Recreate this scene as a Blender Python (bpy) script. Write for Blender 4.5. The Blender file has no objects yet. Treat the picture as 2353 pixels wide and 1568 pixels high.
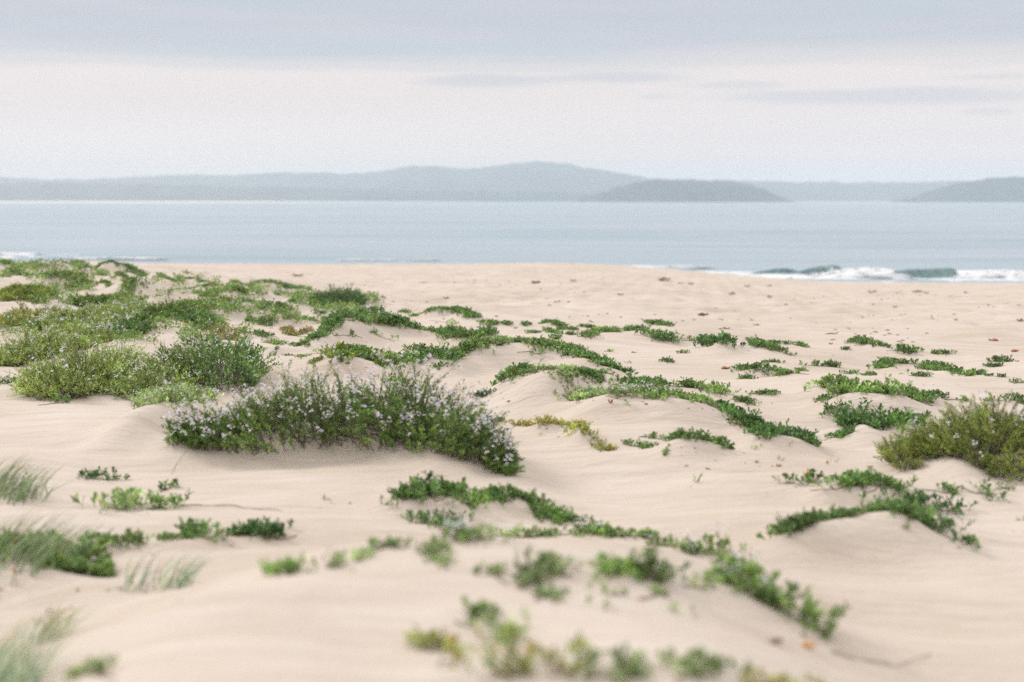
import bpy, math
import numpy as np
from mathutils import Vector

# ------------------------------------------------------------------ camera, world, sun, exposure
sc = bpy.context.scene
EYE, FL, SW, W0, H0, HOR = 1.6, 50.0, 36.0, 2353.0, 1568.0, 458.0
K = SW / FL / W0
PITCH = math.atan((H0 / 2 - HOR) * K)
WATER = -4.8

cd = bpy.data.cameras.new("camera"); cam = bpy.data.objects.new("camera", cd)
sc.collection.objects.link(cam); sc.camera = cam
cam.location = (0, 0, EYE); cam.rotation_euler = (math.radians(90) - PITCH, 0, 0)
cd.lens = FL; cd.sensor_width = SW; cd.clip_start = 0.05; cd.clip_end = 30000
cd.dof.use_dof = True; cd.dof.focus_distance = 13.0; cd.dof.aperture_fstop = 1.35

SUN_EL, SUN_AZ = math.radians(33), math.radians(-48)      # azimuth from +Y towards +X: behind the sea, a little left
sc.view_settings.view_transform = 'Standard'; sc.view_settings.look = 'None'
sc.view_settings.gamma = 1; sc.view_settings.use_curve_mapping = False
sc.view_settings.exposure = 0.0
sc.render.engine = 'CYCLES'
sc.cycles.use_denoising = False
sc.cycles.max_bounces = 6; sc.cycles.diffuse_bounces = 3; sc.cycles.glossy_bounces = 3
sc.cycles.transparent_max_bounces = 8; sc.cycles.volume_bounces = 1
sc.cycles.use_fast_gi = False

sd = bpy.data.lights.new("sun", 'SUN'); sun = bpy.data.objects.new("sun", sd); sc.collection.objects.link(sun)
sd.energy = 1.95; sd.angle = math.radians(14); sd.color = (1.0, 0.955, 0.90)
sdir = Vector((math.sin(SUN_AZ) * math.cos(SUN_EL), math.cos(SUN_AZ) * math.cos(SUN_EL), math.sin(SUN_EL)))
sun.rotation_euler = (-sdir).to_track_quat('-Z', 'Y').to_euler()

world = bpy.data.worlds.new("World"); sc.world = world; world.use_nodes = True
def build_world():
    nt = world.node_tree; nt.nodes.clear(); N = nt.nodes.new; L = nt.links.new
    def mth(op, a, b=None, c=None, clamp=False):
        n = N('ShaderNodeMath'); n.operation = op; n.use_clamp = clamp
        for i, v in enumerate((a, b, c)):
            if v is None: continue
            if isinstance(v, (int, float)): n.inputs[i].default_value = v
            else: L(v, n.inputs[i])
        return n.outputs[0]
    def smooth(v, lo, hi, t0=0.0, t1=1.0):
        n = N('ShaderNodeMapRange'); n.interpolation_type = 'SMOOTHSTEP'
        L(v, n.inputs[0]); n.inputs[1].default_value = lo; n.inputs[2].default_value = hi
        n.inputs[3].default_value = t0; n.inputs[4].default_value = t1
        return n.outputs[0]
    def noise(vec, scl, sc_=1.0, det=4, rough=.55):
        m = N('ShaderNodeMapping'); L(vec, m.inputs[0]); m.inputs['Scale'].default_value = scl
        n = N('ShaderNodeTexNoise'); L(m.outputs[0], n.inputs['Vector'])
        n.inputs['Scale'].default_value = sc_; n.inputs['Detail'].default_value = det; n.inputs['Roughness'].default_value = rough
        return n.outputs['Fac']
    def mix(f, a, b):
        n = N('ShaderNodeMix'); n.data_type = 'RGBA'
        if isinstance(f, (int, float)): n.inputs[0].default_value = f
        else: L(f, n.inputs[0])
        for i, v in ((6, a), (7, b)):
            if isinstance(v, tuple): n.inputs[i].default_value = v + (1,)
            else: L(v, n.inputs[i])
        return n.outputs[2]
    tc = N('ShaderNodeTexCoord'); vec = tc.outputs['Generated']
    sep = N('ShaderNodeSeparateXYZ'); L(vec, sep.inputs[0]); X, Y, Z = sep.outputs
    n1 = noise(vec, (1.6, 1.6, 30)); n2 = noise(vec, (5, 5, 70), det=5); n3 = noise(vec, (1.2, 1.2, 9), det=3)
    cream = mix(smooth(n1, .35, .7), (.87, .765, .745), (.90, .795, .77))
    cream = mix(smooth(Z, .015, .05), (.93, .80, .765), cream)
    deck = mix(smooth(n2, .35, .65), (.520, .560, .622), (.585, .592, .655))
    deck = mix(smooth(n1, .45, .75), deck, (.525, .595, .66))
    grey = (.665, .665, .685)
    zz = mth('ADD', Z, mth('MULTIPLY', mth('SUBTRACT', n1, .5), .035))
    zz = mth('ADD', zz, mth('MULTIPLY', mth('SUBTRACT', n2, .5), .018))
    c = mix(smooth(zz, .086, .094, 0, .75), cream, grey)
    c = mix(smooth(zz, .094, .108), c, deck)
    az = mth('DIVIDE', X, mth('MAXIMUM', Y, .05)); ez = mth('DIVIDE', Z, mth('MAXIMUM', Y, .05))
    for (px, py, wx, wy, s) in ((1115, 190, 190, 22, .8), (1420, 183, 210, 17, .8), (1690, 200, 150, 11, .55), (2000, 226, 520, 24, .75),
                                (1500, 225, 60, 8, .5), (2260, 264, 70, 9, .5), (2260, 182, 150, 9, .45), (-250, 240, 300, 20, .6), (2900, 190, 300, 20, .6)):
        u = mth('DIVIDE', mth('SUBTRACT', az, (px - W0 / 2) * K), wx * K)
        wob = mth('MULTIPLY', mth('SUBTRACT', n2, .5), .010)
        v = mth('DIVIDE', mth('ADD', mth('SUBTRACT', ez, (HOR - py) * K), wob), wy * K)
        r = mth('SQRT', mth('ADD', mth('MULTIPLY', u, u), mth('MULTIPLY', v, v)))
        r = mth('ADD', r, mth('MULTIPLY', mth('SUBTRACT', n2, .5), 1.2))
        front = mth('GREATER_THAN', Y, .1)
        f = mth('MULTIPLY', smooth(r, .35, 1.1, s, 0), front)
        c = mix(f, c, (.60, .615, .665))
    # overcast: the cloud overhead is brighter than the low deck
    hi = mix(smooth(n3, .3, .7), (1.13, 1.12, 1.12), (1.50, 1.46, 1.46))
    c = mix(smooth(Z, .20, .75), c, hi)
    c = mix(smooth(Z, -.25, -.02), (.35, .36, .36), c)
    sky = N('ShaderNodeTexSky'); sky.sky_type = 'NISHITA'; sky.sun_disc = False
    sky.sun_elevation = SUN_EL; sky.sun_rotation = SUN_AZ; sky.air_density = 1.2; sky.dust_density = 3
    k = N('ShaderNodeVectorMath'); k.operation = 'SCALE'; L(c, k.inputs[0]); k.inputs[3].default_value = 10.0
    fin = mix(.03, k.outputs[0], sky.outputs[0])
    bg = N('ShaderNodeBackground'); L(fin, bg.inputs[0]); bg.inputs[1].default_value = 0.1
    out = N('ShaderNodeOutputWorld'); L(bg.outputs[0], out.inputs[0])
build_world()
world.cycles.sampling_method = 'MANUAL'; world.cycles.sample_map_resolution = 512

# ------------------------------------------------------------------ helpers
rng = np.random.default_rng(7)
def tag(o, label=None, cat=None, group=None, kind=None):
    if label: o['label'] = label
    if cat: o['category'] = cat
    if group: o['group'] = group
    if kind: o['kind'] = kind
    return o
def mesh_obj(name, V, F, mat, parent=None, col=None, smooth=True, loc=None):
    V = np.asarray(V, dtype=np.float32).reshape(-1, 3); F = np.asarray(F, dtype=np.int32)
    me = bpy.data.meshes.new(name); k = F.shape[1]
    if loc is not None: V = V - np.asarray(loc, dtype=np.float32)
    me.vertices.add(len(V)); me.vertices.foreach_set('co', V.ravel())
    me.loops.add(F.size); me.loops.foreach_set('vertex_index', F.ravel())
    me.polygons.add(len(F)); me.polygons.foreach_set('loop_start', np.arange(0, F.size, k, dtype=np.int32))
    me.polygons.foreach_set('loop_total', np.full(len(F), k, dtype=np.int32))
    me.polygons.foreach_set('use_smooth', np.full(len(F), smooth, dtype=bool))
    if col is not None:
        a = me.color_attributes.new('Col', 'FLOAT_COLOR', 'POINT')
        c4 = np.ones((len(V), 4), dtype=np.float32); c4[:, :3] = col; a.data.foreach_set('color', c4.ravel())
    me.update(calc_edges=True); me.materials.append(mat)
    o = bpy.data.objects.new(name, me); sc.collection.objects.link(o)
    if parent is not None: o.parent = parent
    elif loc is not None: o.location = tuple(float(v) for v in loc)
    return o
def nodes(name):
    m = bpy.data.materials.new(name); m.use_nodes = True
    nt = m.node_tree; b = nt.nodes['Principled BSDF']; return m, nt, b
def tnoise(nt, vec, scl, scale, det=4, rough=.55, dist=0):
    mp = nt.nodes.new('ShaderNodeMapping'); nt.links.new(vec, mp.inputs[0]); mp.inputs['Scale'].default_value = scl
    n = nt.nodes.new('ShaderNodeTexNoise'); nt.links.new(mp.outputs[0], n.inputs['Vector'])
    n.inputs['Scale'].default_value = scale; n.inputs['Detail'].default_value = det
    n.inputs['Roughness'].default_value = rough; n.inputs['Distortion'].default_value = dist
    return n.outputs['Fac']
def ramp(nt, fac, stops):
    r = nt.nodes.new('ShaderNodeValToRGB'); nt.links.new(fac, r.inputs[0]); e = r.color_ramp.elements
    e[0].position, e[0].color = stops[0][0], stops[0][1] + (1,); e[1].position, e[1].color = stops[-1][0], stops[-1][1] + (1,)
    for p, c in stops[1:-1]:
        x = e.new(p); x.color = c + (1,)
    return r.outputs[0]
def bump(nt, h, strength, dist, prev=None):
    b = nt.nodes.new('ShaderNodeBump'); nt.links.new(h, b.inputs['Height'])
    b.inputs['Strength'].default_value = strength; b.inputs['Distance'].default_value = dist
    if prev: nt.links.new(prev, b.inputs['Normal'])
    return b.outputs[0]

# ------------------------------------------------------------------ materials
def m_sand():
    m, nt, b = nodes('sand'); g = nt.nodes.new('ShaderNodeNewGeometry').outputs['Position']
    L = nt.links.new
    patch = tnoise(nt, g, (.5, .35, 1), 1.0, 5, .6)
    c1 = ramp(nt, patch, [(.3, (.565, .474, .392)), (.5, (.628, .538, .455)), (.72, (.685, .602, .528))])
    grain = tnoise(nt, g, (1, 1, 1), 130, 3, .7)
    c2 = ramp(nt, grain, [(.3, (.86, .84, .82)), (.5, (1, 1, 1)), (.75, (1.0, 1.0, 1.0))])
    mx = nt.nodes.new('ShaderNodeMix'); mx.data_type = 'RGBA'; mx.blend_type = 'MULTIPLY'; mx.inputs[0].default_value = .55
    L(c1, mx.inputs[6]); L(c2, mx.inputs[7])
    streak = tnoise(nt, g, (.8, 5, 1), 1.4, 5, .65, .6)
    c3 = ramp(nt, streak, [(.32, (.88, .85, .815)), (.6, (1, 1, 1))])
    mx2 = nt.nodes.new('ShaderNodeMix'); mx2.data_type = 'RGBA'; mx2.blend_type = 'MULTIPLY'; mx2.inputs[0].default_value = .8
    L(mx.outputs[2], mx2.inputs[6]); L(c3, mx2.inputs[7])
    L(mx2.outputs[2], b.inputs['Base Color'])
    b.inputs['Roughness'].default_value = .95; b.inputs['Specular IOR Level'].default_value = .15
    b1 = bump(nt, tnoise(nt, g, (.6, 1.9, 1), 5.0, 4, .55, .4), .5, .06)
    b2 = bump(nt, tnoise(nt, g, (1.2, 7.5, 1), 5.0, 4, .6, .8), .45, .014, b1)
    b3 = bump(nt, grain, .35, .004, b2)
    L(b3, b.inputs['Normal'])
    return m
def m_leaf():
    m, nt, b = nodes('leaf'); L = nt.links.new
    a = nt.nodes.new('ShaderNodeAttribute'); a.attribute_name = 'Col'
    L(a.outputs['Color'], b.inputs['Base Color'])
    b.inputs['Roughness'].default_value = .40; b.inputs['Specular IOR Level'].default_value = .5
    tr = nt.nodes.new('ShaderNodeBsdfTranslucent'); L(a.outputs['Color'], tr.inputs[0])
    mx = nt.nodes.new('ShaderNodeMixShader'); mx.inputs[0].default_value = .25
    L(b.outputs[0], mx.inputs[1]); L(tr.outputs[0], mx.inputs[2]); L(mx.outputs[0], nt.nodes['Material Output'].inputs[0])
    return m
def m_stem():
    m, nt, b = nodes('stem'); a = nt.nodes.new('ShaderNodeAttribute'); a.attribute_name = 'Col'
    nt.links.new(a.outputs['Color'], b.inputs['Base Color']); b.inputs['Roughness'].default_value = .7
    return m
def m_petal():
    m, nt, b = nodes('petal'); a = nt.nodes.new('ShaderNodeAttribute'); a.attribute_name = 'Col'
    nt.links.new(a.outputs['Color'], b.inputs['Base Color']); b.inputs['Roughness'].default_value = .6
    return m
def m_water():
    m, nt, b = nodes('water'); g = nt.nodes.new('ShaderNodeNewGeometry').outputs['Position']; L = nt.links.new
    n = tnoise(nt, g, (.006, .030, 1), 1.0, 6, .65)
    c = ramp(nt, n, [(.35, (.25, .35, .38)), (.5, (.34, .415, .465)), (.68, (.42, .465, .525))])
    L(c, b.inputs['Base Color'])
    b.inputs['Roughness'].default_value = .25; b.inputs['IOR'].default_value = 1.333
    b1 = bump(nt, tnoise(nt, g, (.12, .35, 1), 1.0, 5, .6, .3), .9, .35)
    b2 = bump(nt, tnoise(nt, g, (.9, 2.2, 1), 1.0, 4, .6), .7, .07, b1)
    L(b2, b.inputs['Normal'])
    return m
def m_wave():
    m, nt, b = nodes('wave_face'); g = nt.nodes.new('ShaderNodeNewGeometry').outputs['Position']; L = nt.links.new
    n = tnoise(nt, g, (.5, .5, 3), 1.0, 4, .6)
    c = ramp(nt, n, [(.35, (.14, .26, .265)), (.65, (.24, .345, .335))])
    L(c, b.inputs['Base Color']); b.inputs['Roughness'].default_value = .35
    L(bump(nt, tnoise(nt, g, (1.5, 1.5, 1.5), 1.0, 4), .5, .1), b.inputs['Normal'])
    return m
def m_flat(name, col, rough=.8, var=None, scale=20):
    m, nt, b = nodes(name); b.inputs['Roughness'].default_value = rough
    if var is None: b.inputs['Base Color'].default_value = col + (1,)
    else:
        g = nt.nodes.new('ShaderNodeNewGeometry').outputs['Position']
        nt.links.new(ramp(nt, tnoise(nt, g, (1, 1, 1), scale), [(.3, col), (.7, var)]), b.inputs['Base Color'])
    return m
SAND, LEAF, STEM, PETAL, WAT, WAVE = m_sand(), m_leaf(), m_stem(), m_petal(), m_water(), m_wave()
FOAM = m_flat('foam', (.74, .76, .77), .9, (.82, .83, .84), .8)
HILL = m_flat('hill_forest', (.010, .045, .065), .95, (.055, .105, .12), .007)
FARSAND = m_flat('far_sand', (.75, .66, .56), .95, (.80, .72, .62), .01)
WRACK = m_flat('wrack', (.17, .105, .07), .9, (.29, .20, .14), 30)
RUST = m_flat('dead_leaf', (.30, .085, .03), .8, (.42, .17, .06), 60)
AMBER = m_flat('amber_leaf', (.62, .26, .05), .7, (.75, .38, .09), 60)
DRYSTEM = m_flat('dry_stem', (.36, .29, .19), .9, (.46, .38, .26), 40)

# ------------------------------------------------------------------ picture measurements -> world
FR = {'Z1': (.348, 0, 545.8), 'Z2': (.348, 747, 545.8), 'Z3': (.348, 1549, 545.8), 'Z4': (.348, 0, 1022.6), 'Z5': (.348, 747, 1022.6),
      'Z6': (.348, 1549, 1022.6), 'A': (.2198, 0, 574.5), 'B': (.2198, 459.6, 603.2), 'D': (1, 0, 0)}
FT = {'Z1': 2, 'Z2': 2.5, 'Z3': 2.6, 'Z4': 2.1, 'Z5': 2.4, 'Z6': 2.6, 'A': 1.6, 'B': 1.7, 'D': 1.35}     # how far the mound's face reaches down from its crest
def pxs(fr, pts):
    s, x0, y0 = FR[fr]; return [(x * s + x0, y * s + y0) for x, y in pts]
def ray(x, y):
    cx = (x - W0 / 2) * K; cy = -(y - H0 / 2) * K
    return np.array([cx, math.cos(PITCH) + cy * math.sin(PITCH), -math.sin(PITCH) + cy * math.cos(PITCH)])
def sstep(v, a, b):
    t = np.clip((v - a) / (b - a), 0, 1); return t * t * (3 - 2 * t)
def base(X, Y):
    X = np.asarray(X, float); Y = np.asarray(Y, float)
    az = X / np.maximum(Y, 3.0)
    q = sstep(az, .02, .24)                              # the berm comes nearer and lower towards the right
    Yb = 77 - 10 * q; zb = -1.92 - .52 * q
    Yb = Yb + 1.2 * np.sin(X * .13)
    t = (Y - 12) / (Yb - 12); soft = .03
    right = np.where(t < 0, 0, 1) * 0 + zb * (np.sqrt(np.maximum(t, 0) ** 2 + soft ** 2) - soft)
    left = np.interp(Y, [12, 24, 38, 55, 78], [0, .02, -.08, -.95, -1.92])
    w = 1 - sstep(az, -.30, -.09)
    z = right * (1 - w) + left * w
    over = np.maximum(Y - Yb, 0)
    z = z - over * .075 - .004 * np.minimum(over, 60) ** 1.2
    return np.maximum(z, -9)
def solve(x, y, H):
    d = ray(x, y); t = np.concatenate([np.arange(1.0, 40, .02), np.arange(40, 130, .1)])
    P = d[None] * t[:, None]; P[:, 2] += EYE
    g = P[:, 2] - base(P[:, 0], P[:, 1]) - H
    i = np.argmax(g < 0) if (g < 0).any() else len(t) - 1
    return P[i]
def auto_h(ycrest, yfoot, slope=.75):
    tc, tf = (ycrest - HOR) * K, (yfoot - HOR) * K
    return EYE * (1 / tc - 1 / tf) / (1 / slope + 1 / tc)
def resample(pts, n):
    p = np.array(pts, float)
    if len(p) == 1: return np.repeat(p, n, 0)
    s = np.r_[0, np.cumsum(np.linalg.norm(np.diff(p, axis=0), axis=1))]
    u = np.linspace(0, s[-1], n)
    return np.stack([np.interp(u, s, p[:, i]) for i in range(p.shape[1])], 1)

# ------------------------------------------------------------------ the list of plants
# (frame, points along the foot line, mound foot offset, plant height, depth m, density, style, colour, flowers, label, group)
exec_list = []
def P(fr, pts, foot, h, dep, dens, st, col, fl, label, name=None):
    exec_list.append((fr, pts, foot, h, dep, dens, st, col, fl, label, name))
MOUNDS = []   # bare mounds: (frame, crest pts, foot)

# ---- the big flowering bushes
P('D', [(405, 1008), (500, 1000), (620, 985), (740, 965), (850, 968), (950, 992), (1040, 1026), (1115, 1054), (1170, 1072)], 58, 142, .50, 1.2, 'B', 'm', .58,
  'largest bush, dark green with masses of pale lilac flowers, arching over its own sand mound', 'flowering_bush')
P('Z1', [(240, 960), (380, 990), (540, 990), (720, 970), (850, 970)], 0, 275, .95, 1.0, 'B', 'lo', .14,
  'light olive green flowering bush at the left end of the spreading bush bank', 'flowering_bush')
P('Z1', [(860, 980), (980, 990), (1090, 985), (1230, 980)], 0, 255, .95, 1.0, 'B', 'lo', .22,
  'mid green bush thick with small lilac flowers, left of the tall dark leafy clump', 'flowering_bush')
P('Z1', [(1100, 930), (1230, 915), (1370, 930), (1500, 950), (1640, 985)], 0, 315, .6, 1.2, 'C', 'd', .15,
  'tall dark green broad leaved bush rising just left of the largest bush', 'leafy_bush')
P('Z1', [(300, 1050), (480, 1035), (680, 1015), (860, 1030), (1000, 1080), (1150, 1075), (1330, 1040)], 0, 120, .6, .9, 'F', 'p', .3,
  'ragged pale green fringe with orange leaves spilling in front of the bush bank', 'dune_plant')
P('Z1', [(250, 1092), (330, 1085), (420, 1072)], 0, 70, .15, .8, 'F', 'm', 0,
  'small green sprig on bare sand at the lower left foot of the bush bank', 'dune_plant')
P('Z1', [(-60, 820), (60, 815), (170, 805), (300, 780)], 0, 200, 1.1, .95, 'B', 'lo', .12,
  'dense green flowering bush cut by the left edge, above bare sand', 'flowering_bush')
P('Z1', [(150, 740), (300, 730), (470, 715), (640, 690)], 0, 115, 1.2, .9, 'B', 'lo', .1,
  'low green cushion bush with white flecks, behind the flowering bush bank', 'flowering_bush')
P('Z1', [(600, 660), (720, 655), (820, 650), (880, 635)], 0, 105, 1.0, .9, 'C', 'd', .1,
  'dark green low bush whose tip reaches the bare sand hump in the left field', 'leafy_bush')
P('Z1', [(0, 540), (120, 555), (270, 570)], 0, 115, 1.2, .9, 'B', 'yo', .15,
  'yellow green flowering bush at the left edge, below the olive dune bush', 'flowering_bush')
P('Z1', [(290, 590), (450, 590), (620, 590), (800, 600)], 0, 110, 1.5, .8, 'B', 'lo', .15,
  'loose pale green mat with a few orange leaves in the middle of the left field', 'flowering_bush')
P('Z3', [(1590, 1440), (1700, 1400), (1850, 1385), (2010, 1385), (2170, 1390), (2330, 1400), (2480, 1400)], 80, 300, .55, 1.25, 'N', 'o', .06,
  'big olive bush with fine leaves cut by the right edge of the view', 'olive_bush')
P('Z3', [(1440, 1490), (1500, 1505), (1560, 1500)], 0, 160, .25, .9, 'N', 'o', 0,
  'spiky olive side shoot leaning left out of the big olive bush', 'olive_bush')
P('A', [(0, 445), (130, 452), (260, 440), (380, 455), (500, 480)], 0, 120, .9, .9, 'N', 'o', 0,
  'brownish olive bush on the far left dune, above a bare sand crest', 'olive_bush')
P('A', [(790, 525), (900, 535), (1010, 530), (1120, 535)], 0, 120, .8, .9, 'B', 'md', 0,
  'dark rounded bush with orange leaves at its foot, upper left field', 'leafy_bush')
P('A', [(1440, 680), (1560, 692), (1690, 675), (1810, 655)], 0, 175, .7, .95, 'B', 'md', 0,
  'dark rounded bush standing behind the bare sand hump of the left field', 'leafy_bush')
P('B', [(1200, 405), (1330, 415), (1450, 415), (1570, 410), (1670, 415)], 0, 200, 1.0, 1.1, 'B', 'dd', 0,
  'darkest round bush, at the right end of the far dune line before the open beach', 'leafy_bush')
P('B', [(630, 465), (740, 478), (860, 468)], 0, 110, .8, .9, 'C', 'd', 0,
  'dark leafy bush down left of the darkest round bush', 'leafy_bush')

# ---- left field, nearest to farthest
P('A', [(-40, 1372), (30, 1372), (110, 1360), (200, 1342)], 0, 70, .15, 1.0, 'L', 'd', 0,
  'flat dark rosette with two thin stalks on sand at the left edge')
P('A', [(1880, 690), (1990, 720), (2090, 755), (2200, 800)], 0, 90, .6, .8, 'C', 'd', 0,
  'dark wind combed plants right of the sand hump in the left field')
P('B', [(80, 740), (230, 775), (380, 790), (520, 800)], 0, 130, .7, .65, 'F', 'br', 0,
  'brownish green plants with bright orange leaves behind the tall dark leafy bush')
P('B', [(100, 900), (300, 900), (480, 890)], 0, 60, .4, .6, 'F', 'm', 0,
  'thin green mat on sand just above the tall dark leafy bush')
P('B', [(560, 720), (640, 745), (720, 770)], 0, 70, .3, .8, 'L', 'd', 0,
  'short dark clump beside the orange leaved plants')
P('B', [(640, 810), (760, 822), (880, 838)], 0, 50, .25, .9, 'L', 'g', 0,
  'low green strip along the left half of the sand hollow')
P('B', [(950, 836), (1040, 838), (1130, 830)], 0, 45, .25, .9, 'L', 'g', 0,
  'low green strip at the bottom of the sand hollow')
P('B', [(1150, 790), (1240, 755), (1340, 705)], 100, 55, .25, .9, 'L', 'd', 0,
  'green strip climbing the bare crest right of the sand hollow')
P('B', [(1390, 670), (1500, 655), (1610, 655), (1720, 690)], 120, 100, .5, .9, 'L', 'd', 0,
  'thick green clump capping the bare crest behind the largest bush')
P('B', [(1700, 530), (1820, 555), (1950, 570), (2040, 600)], 40, 115, .8, .9, 'C', 'd', .1,
  'dark green clump, upper half of the ridge below the darkest round bush')
P('B', [(1940, 610), (2060, 650), (2170, 690), (2260, 710)], 60, 110, .6, .9, 'L', 'd', 0,
  'dark green clump sliding down the right end of that ridge to bare sand')
P('B', [(1760, 700), (1850, 740), (1960, 780), (2040, 800)], 0, 70, .4, .35, 'L', 'g', 0,
  'scattered sprigs on the sloping sand below the dark ridge clump')
P('B', [(1390, 740), (1560, 740), (1700, 780)], 0, 50, .4, .22, 'L', 'g', 0,
  'few single sprigs on the bare crest face behind the largest bush')
P('B', [(880, 670), (930, 705), (990, 745)], 0, 55, .2, .8, 'L', 'br', 0,
  'left of two small brownish plants in the sand hollow')
P('B', [(1040, 700), (1090, 720), (1140, 690)], 0, 60, .2, .8, 'L', 'br', 0,
  'right of two small brownish plants in the sand hollow')
P('B', [(530, 585), (600, 600), (680, 640), (760, 640)], 0, 65, .4, .7, 'L', 'd', 0,
  'leafy dark plants at the upper left rim of the sand hollow')
P('B', [(760, 935), (930, 945), (1120, 960)], 0, 45, .5, .25, 'L', 'g', 0,
  'scatter of thin seedlings on flat sand above the largest bush')
P('B', [(1150, 930), (1300, 920), (1450, 900)], 0, 80, .5, .3, 'L', 'p', 0,
  'pale straggling sprigs between seedlings and the olive capped mound')
P('B', [(1210, 1085), (1300, 1050), (1400, 1012), (1480, 1005)], 60, 80, .35, .9, 'L', 'o', 0,
  'olive green clump on the left shoulder of the small mound behind the largest bush')
P('B', [(1500, 1005), (1600, 1010), (1700, 1020)], 80, 85, .35, .9, 'L', 'md', 0,
  'dark clump on top of the small mound behind the largest bush')
P('B', [(1720, 1030), (1830, 1070), (1930, 1120)], 50, 80, .3, .9, 'L', 'md', 0,
  'dark clump on the right shoulder of the small mound behind the largest bush')
P('B', [(1580, 885), (1650, 885)], 0, 60, .2, .7, 'L', 'g', 0,
  'small upright plant above the small mound behind the largest bush')
P('B', [(1680, 925), (1790, 930)], 0, 80, .3, .6, 'L', 'g', 0,
  'loose green plant between two leafy strips behind the largest bush')
P('B', [(1790, 935), (1870, 950), (1960, 970)], 20, 75, .3, .9, 'L', 'g', 0,
  'compact green plant on a shallow sand lip, centre left')
P('B', [(1990, 985), (2060, 985)], 0, 60, .25, .8, 'L', 'g', 0,
  'little bright green plant at the end of the shallow sand lip')
P('Z1', [(1890, 620), (1980, 640), (2040, 640)], 0, 30, .3, .3, 'L', 'g', 0,
  'three thin sprigs on pale sand near the hollow')
P('A', [(1190, 480), (1320, 500)], 0, 60, .5, .5, 'C', 'g', 0,
  'thin leafy tuft on sand right of the dark rounded bush with orange leaves')
P('A', [(0, 495), (100, 495)], 0, 30, .4, .6, 'L', 'd', 0,
  'small dark plant under the brownish olive bush at left edge')
P('A', [(310, 510), (360, 520), (430, 535)], 0, 35, .3, .6, 'L', 'd', 0,
  'pair of dark plants before the bare crest below the olive bush')
P('A', [(640, 530), (700, 530), (760, 520)], 0, 40, .5, .5, 'F', 'p', 0,
  'thin dry plants just left of the dark rounded bush with orange leaves')
# far dune line
P('A', [(-40, 145), (40, 145), (95, 152)], 30, 52, .8, 1.0, 'L', 'g', 0,
  'green tuft on the skyline of the dune at the left edge')
P('A', [(130, 135), (240, 135), (350, 137)], 10, 24, .6, .9, 'L', 'g', 0,
  'thin green line along the skyline by the left edge tuft')
P('A', [(50, 235), (170, 235), (270, 240), (340, 250)], 30, 85, 1.0, .9, 'L', 'g', .1,
  'broad green patch on the second dune from the left edge')
P('A', [(-30, 255), (40, 258)], 0, 50, .6, .9, 'L', 'g', 0,
  'green plant cut by the left edge below the broad green patch')
P('A', [(380, 240), (480, 230), (600, 220), (720, 215)], 0, 40, .8, .7, 'L', 'g', 0,
  'irregular green strip running across the saddle of the far left dunes')
P('A', [(490, 148), (600, 142), (720, 145), (840, 145)], 50, 32, .8, 1.0, 'L', 'g', 0,
  'long green strip on the far left skyline, against white surf')
P('A', [(760, 185), (880, 185), (980, 215), (1070, 240)], 45, 50, .8, .9, 'L', 'g', 0,
  'green strip bending round the back of a small bare hump on the far left')
P('A', [(1010, 145), (1130, 148), (1260, 158)], 80, 28, .6, 1.0, 'L', 'd', 0,
  'dark fringe on top of the highest far left hump, against the water')
P('A', [(1310, 185), (1390, 220), (1480, 250)], 40, 50, .6, 1.0, 'L', 'd', 0,
  'dark fringe down the right side of the highest far left hump')
P('A', [(1170, 272), (1260, 275), (1340, 265)], 40, 30, .5, .9, 'L', 'g', 0,
  'short green bar below the highest far left hump')
P('A', [(1290, 340), (1420, 345), (1550, 340)], 60, 62, .8, 1.0, 'L', 'g', 0,
  'dense green clump crowning a wide bare dune face, upper left')
P('A', [(780, 250), (840, 280), (900, 325)], 60, 40, .6, .8, 'L', 'd', 0,
  'green strip running down from the small bare hump, upper left')
P('A', [(1000, 310), (1070, 320), (1150, 355)], 40, 28, .4, .9, 'L', 'd', 0,
  'dark little strip on the edge of a round sand hump, upper left')
P('A', [(520, 265), (640, 250), (740, 290)], 90, 45, .7, .3, 'L', 'g', 0,
  'thin plants dotted over a tall pale sand mound, upper left')
P('A', [(730, 330), (820, 370), (900, 390)], 0, 70, .8, .4, 'L', 'g', 0,
  'loose green plants behind the dark rounded bush with orange leaves')
P('A', [(1660, 275), (1740, 290), (1830, 330)], 60, 26, .5, .6, 'L', 'g', 0,
  'thin dotted strip on the right shoulder of the upper left dunes')
P('A', [(1830, 300), (1900, 300)], 20, 20, .4, .9, 'L', 'd', 0,
  'small dark dash of plants where dunes meet beach, left of its twin')
P('A', [(1940, 300), (2010, 302)], 20, 24, .4, .9, 'L', 'd', 0,
  'slightly larger dark dash of plants where dunes meet beach')
P('A', [(2040, 312), (2130, 318), (2200, 335), (2260, 380)], 30, 32, .6, .9, 'L', 'd', 0,
  'dark curved fringe at the edge between dunes and open beach')
P('A', [(2080, 382), (2240, 385)], 30, 22, .4, .8, 'L', 'g', 0,
  'thin green bar under the curved fringe beside the open beach')
P('A', [(2040, 470), (2140, 462), (2230, 455)], 60, 26, .4, .8, 'L', 'g', 0,
  'thin green bar on the lip of a wide bare dune, left of centre')
P('A', [(1880, 548), (1960, 548), (2050, 562)], 30, 28, .4, .9, 'L', 'd', 0,
  'dark short strip on a sand lip above the combed plants')
P('A', [(2070, 590), (2200, 585), (2352, 570)], 30, 45, .7, .6, 'L', 'p', 0,
  'greyish loose strip on sand left of the dark leafy bush')
P('B', [(0, 330), (70, 325), (150, 310)], 0, 40, .5, .9, 'L', 'g', 0,
  'green clump at the left end of the far dune line')
P('B', [(180, 270), (300, 250), (420, 235)], 50, 42, .8, .9, 'L', 'g', 0,
  'green band rising along the far dune line')
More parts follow.
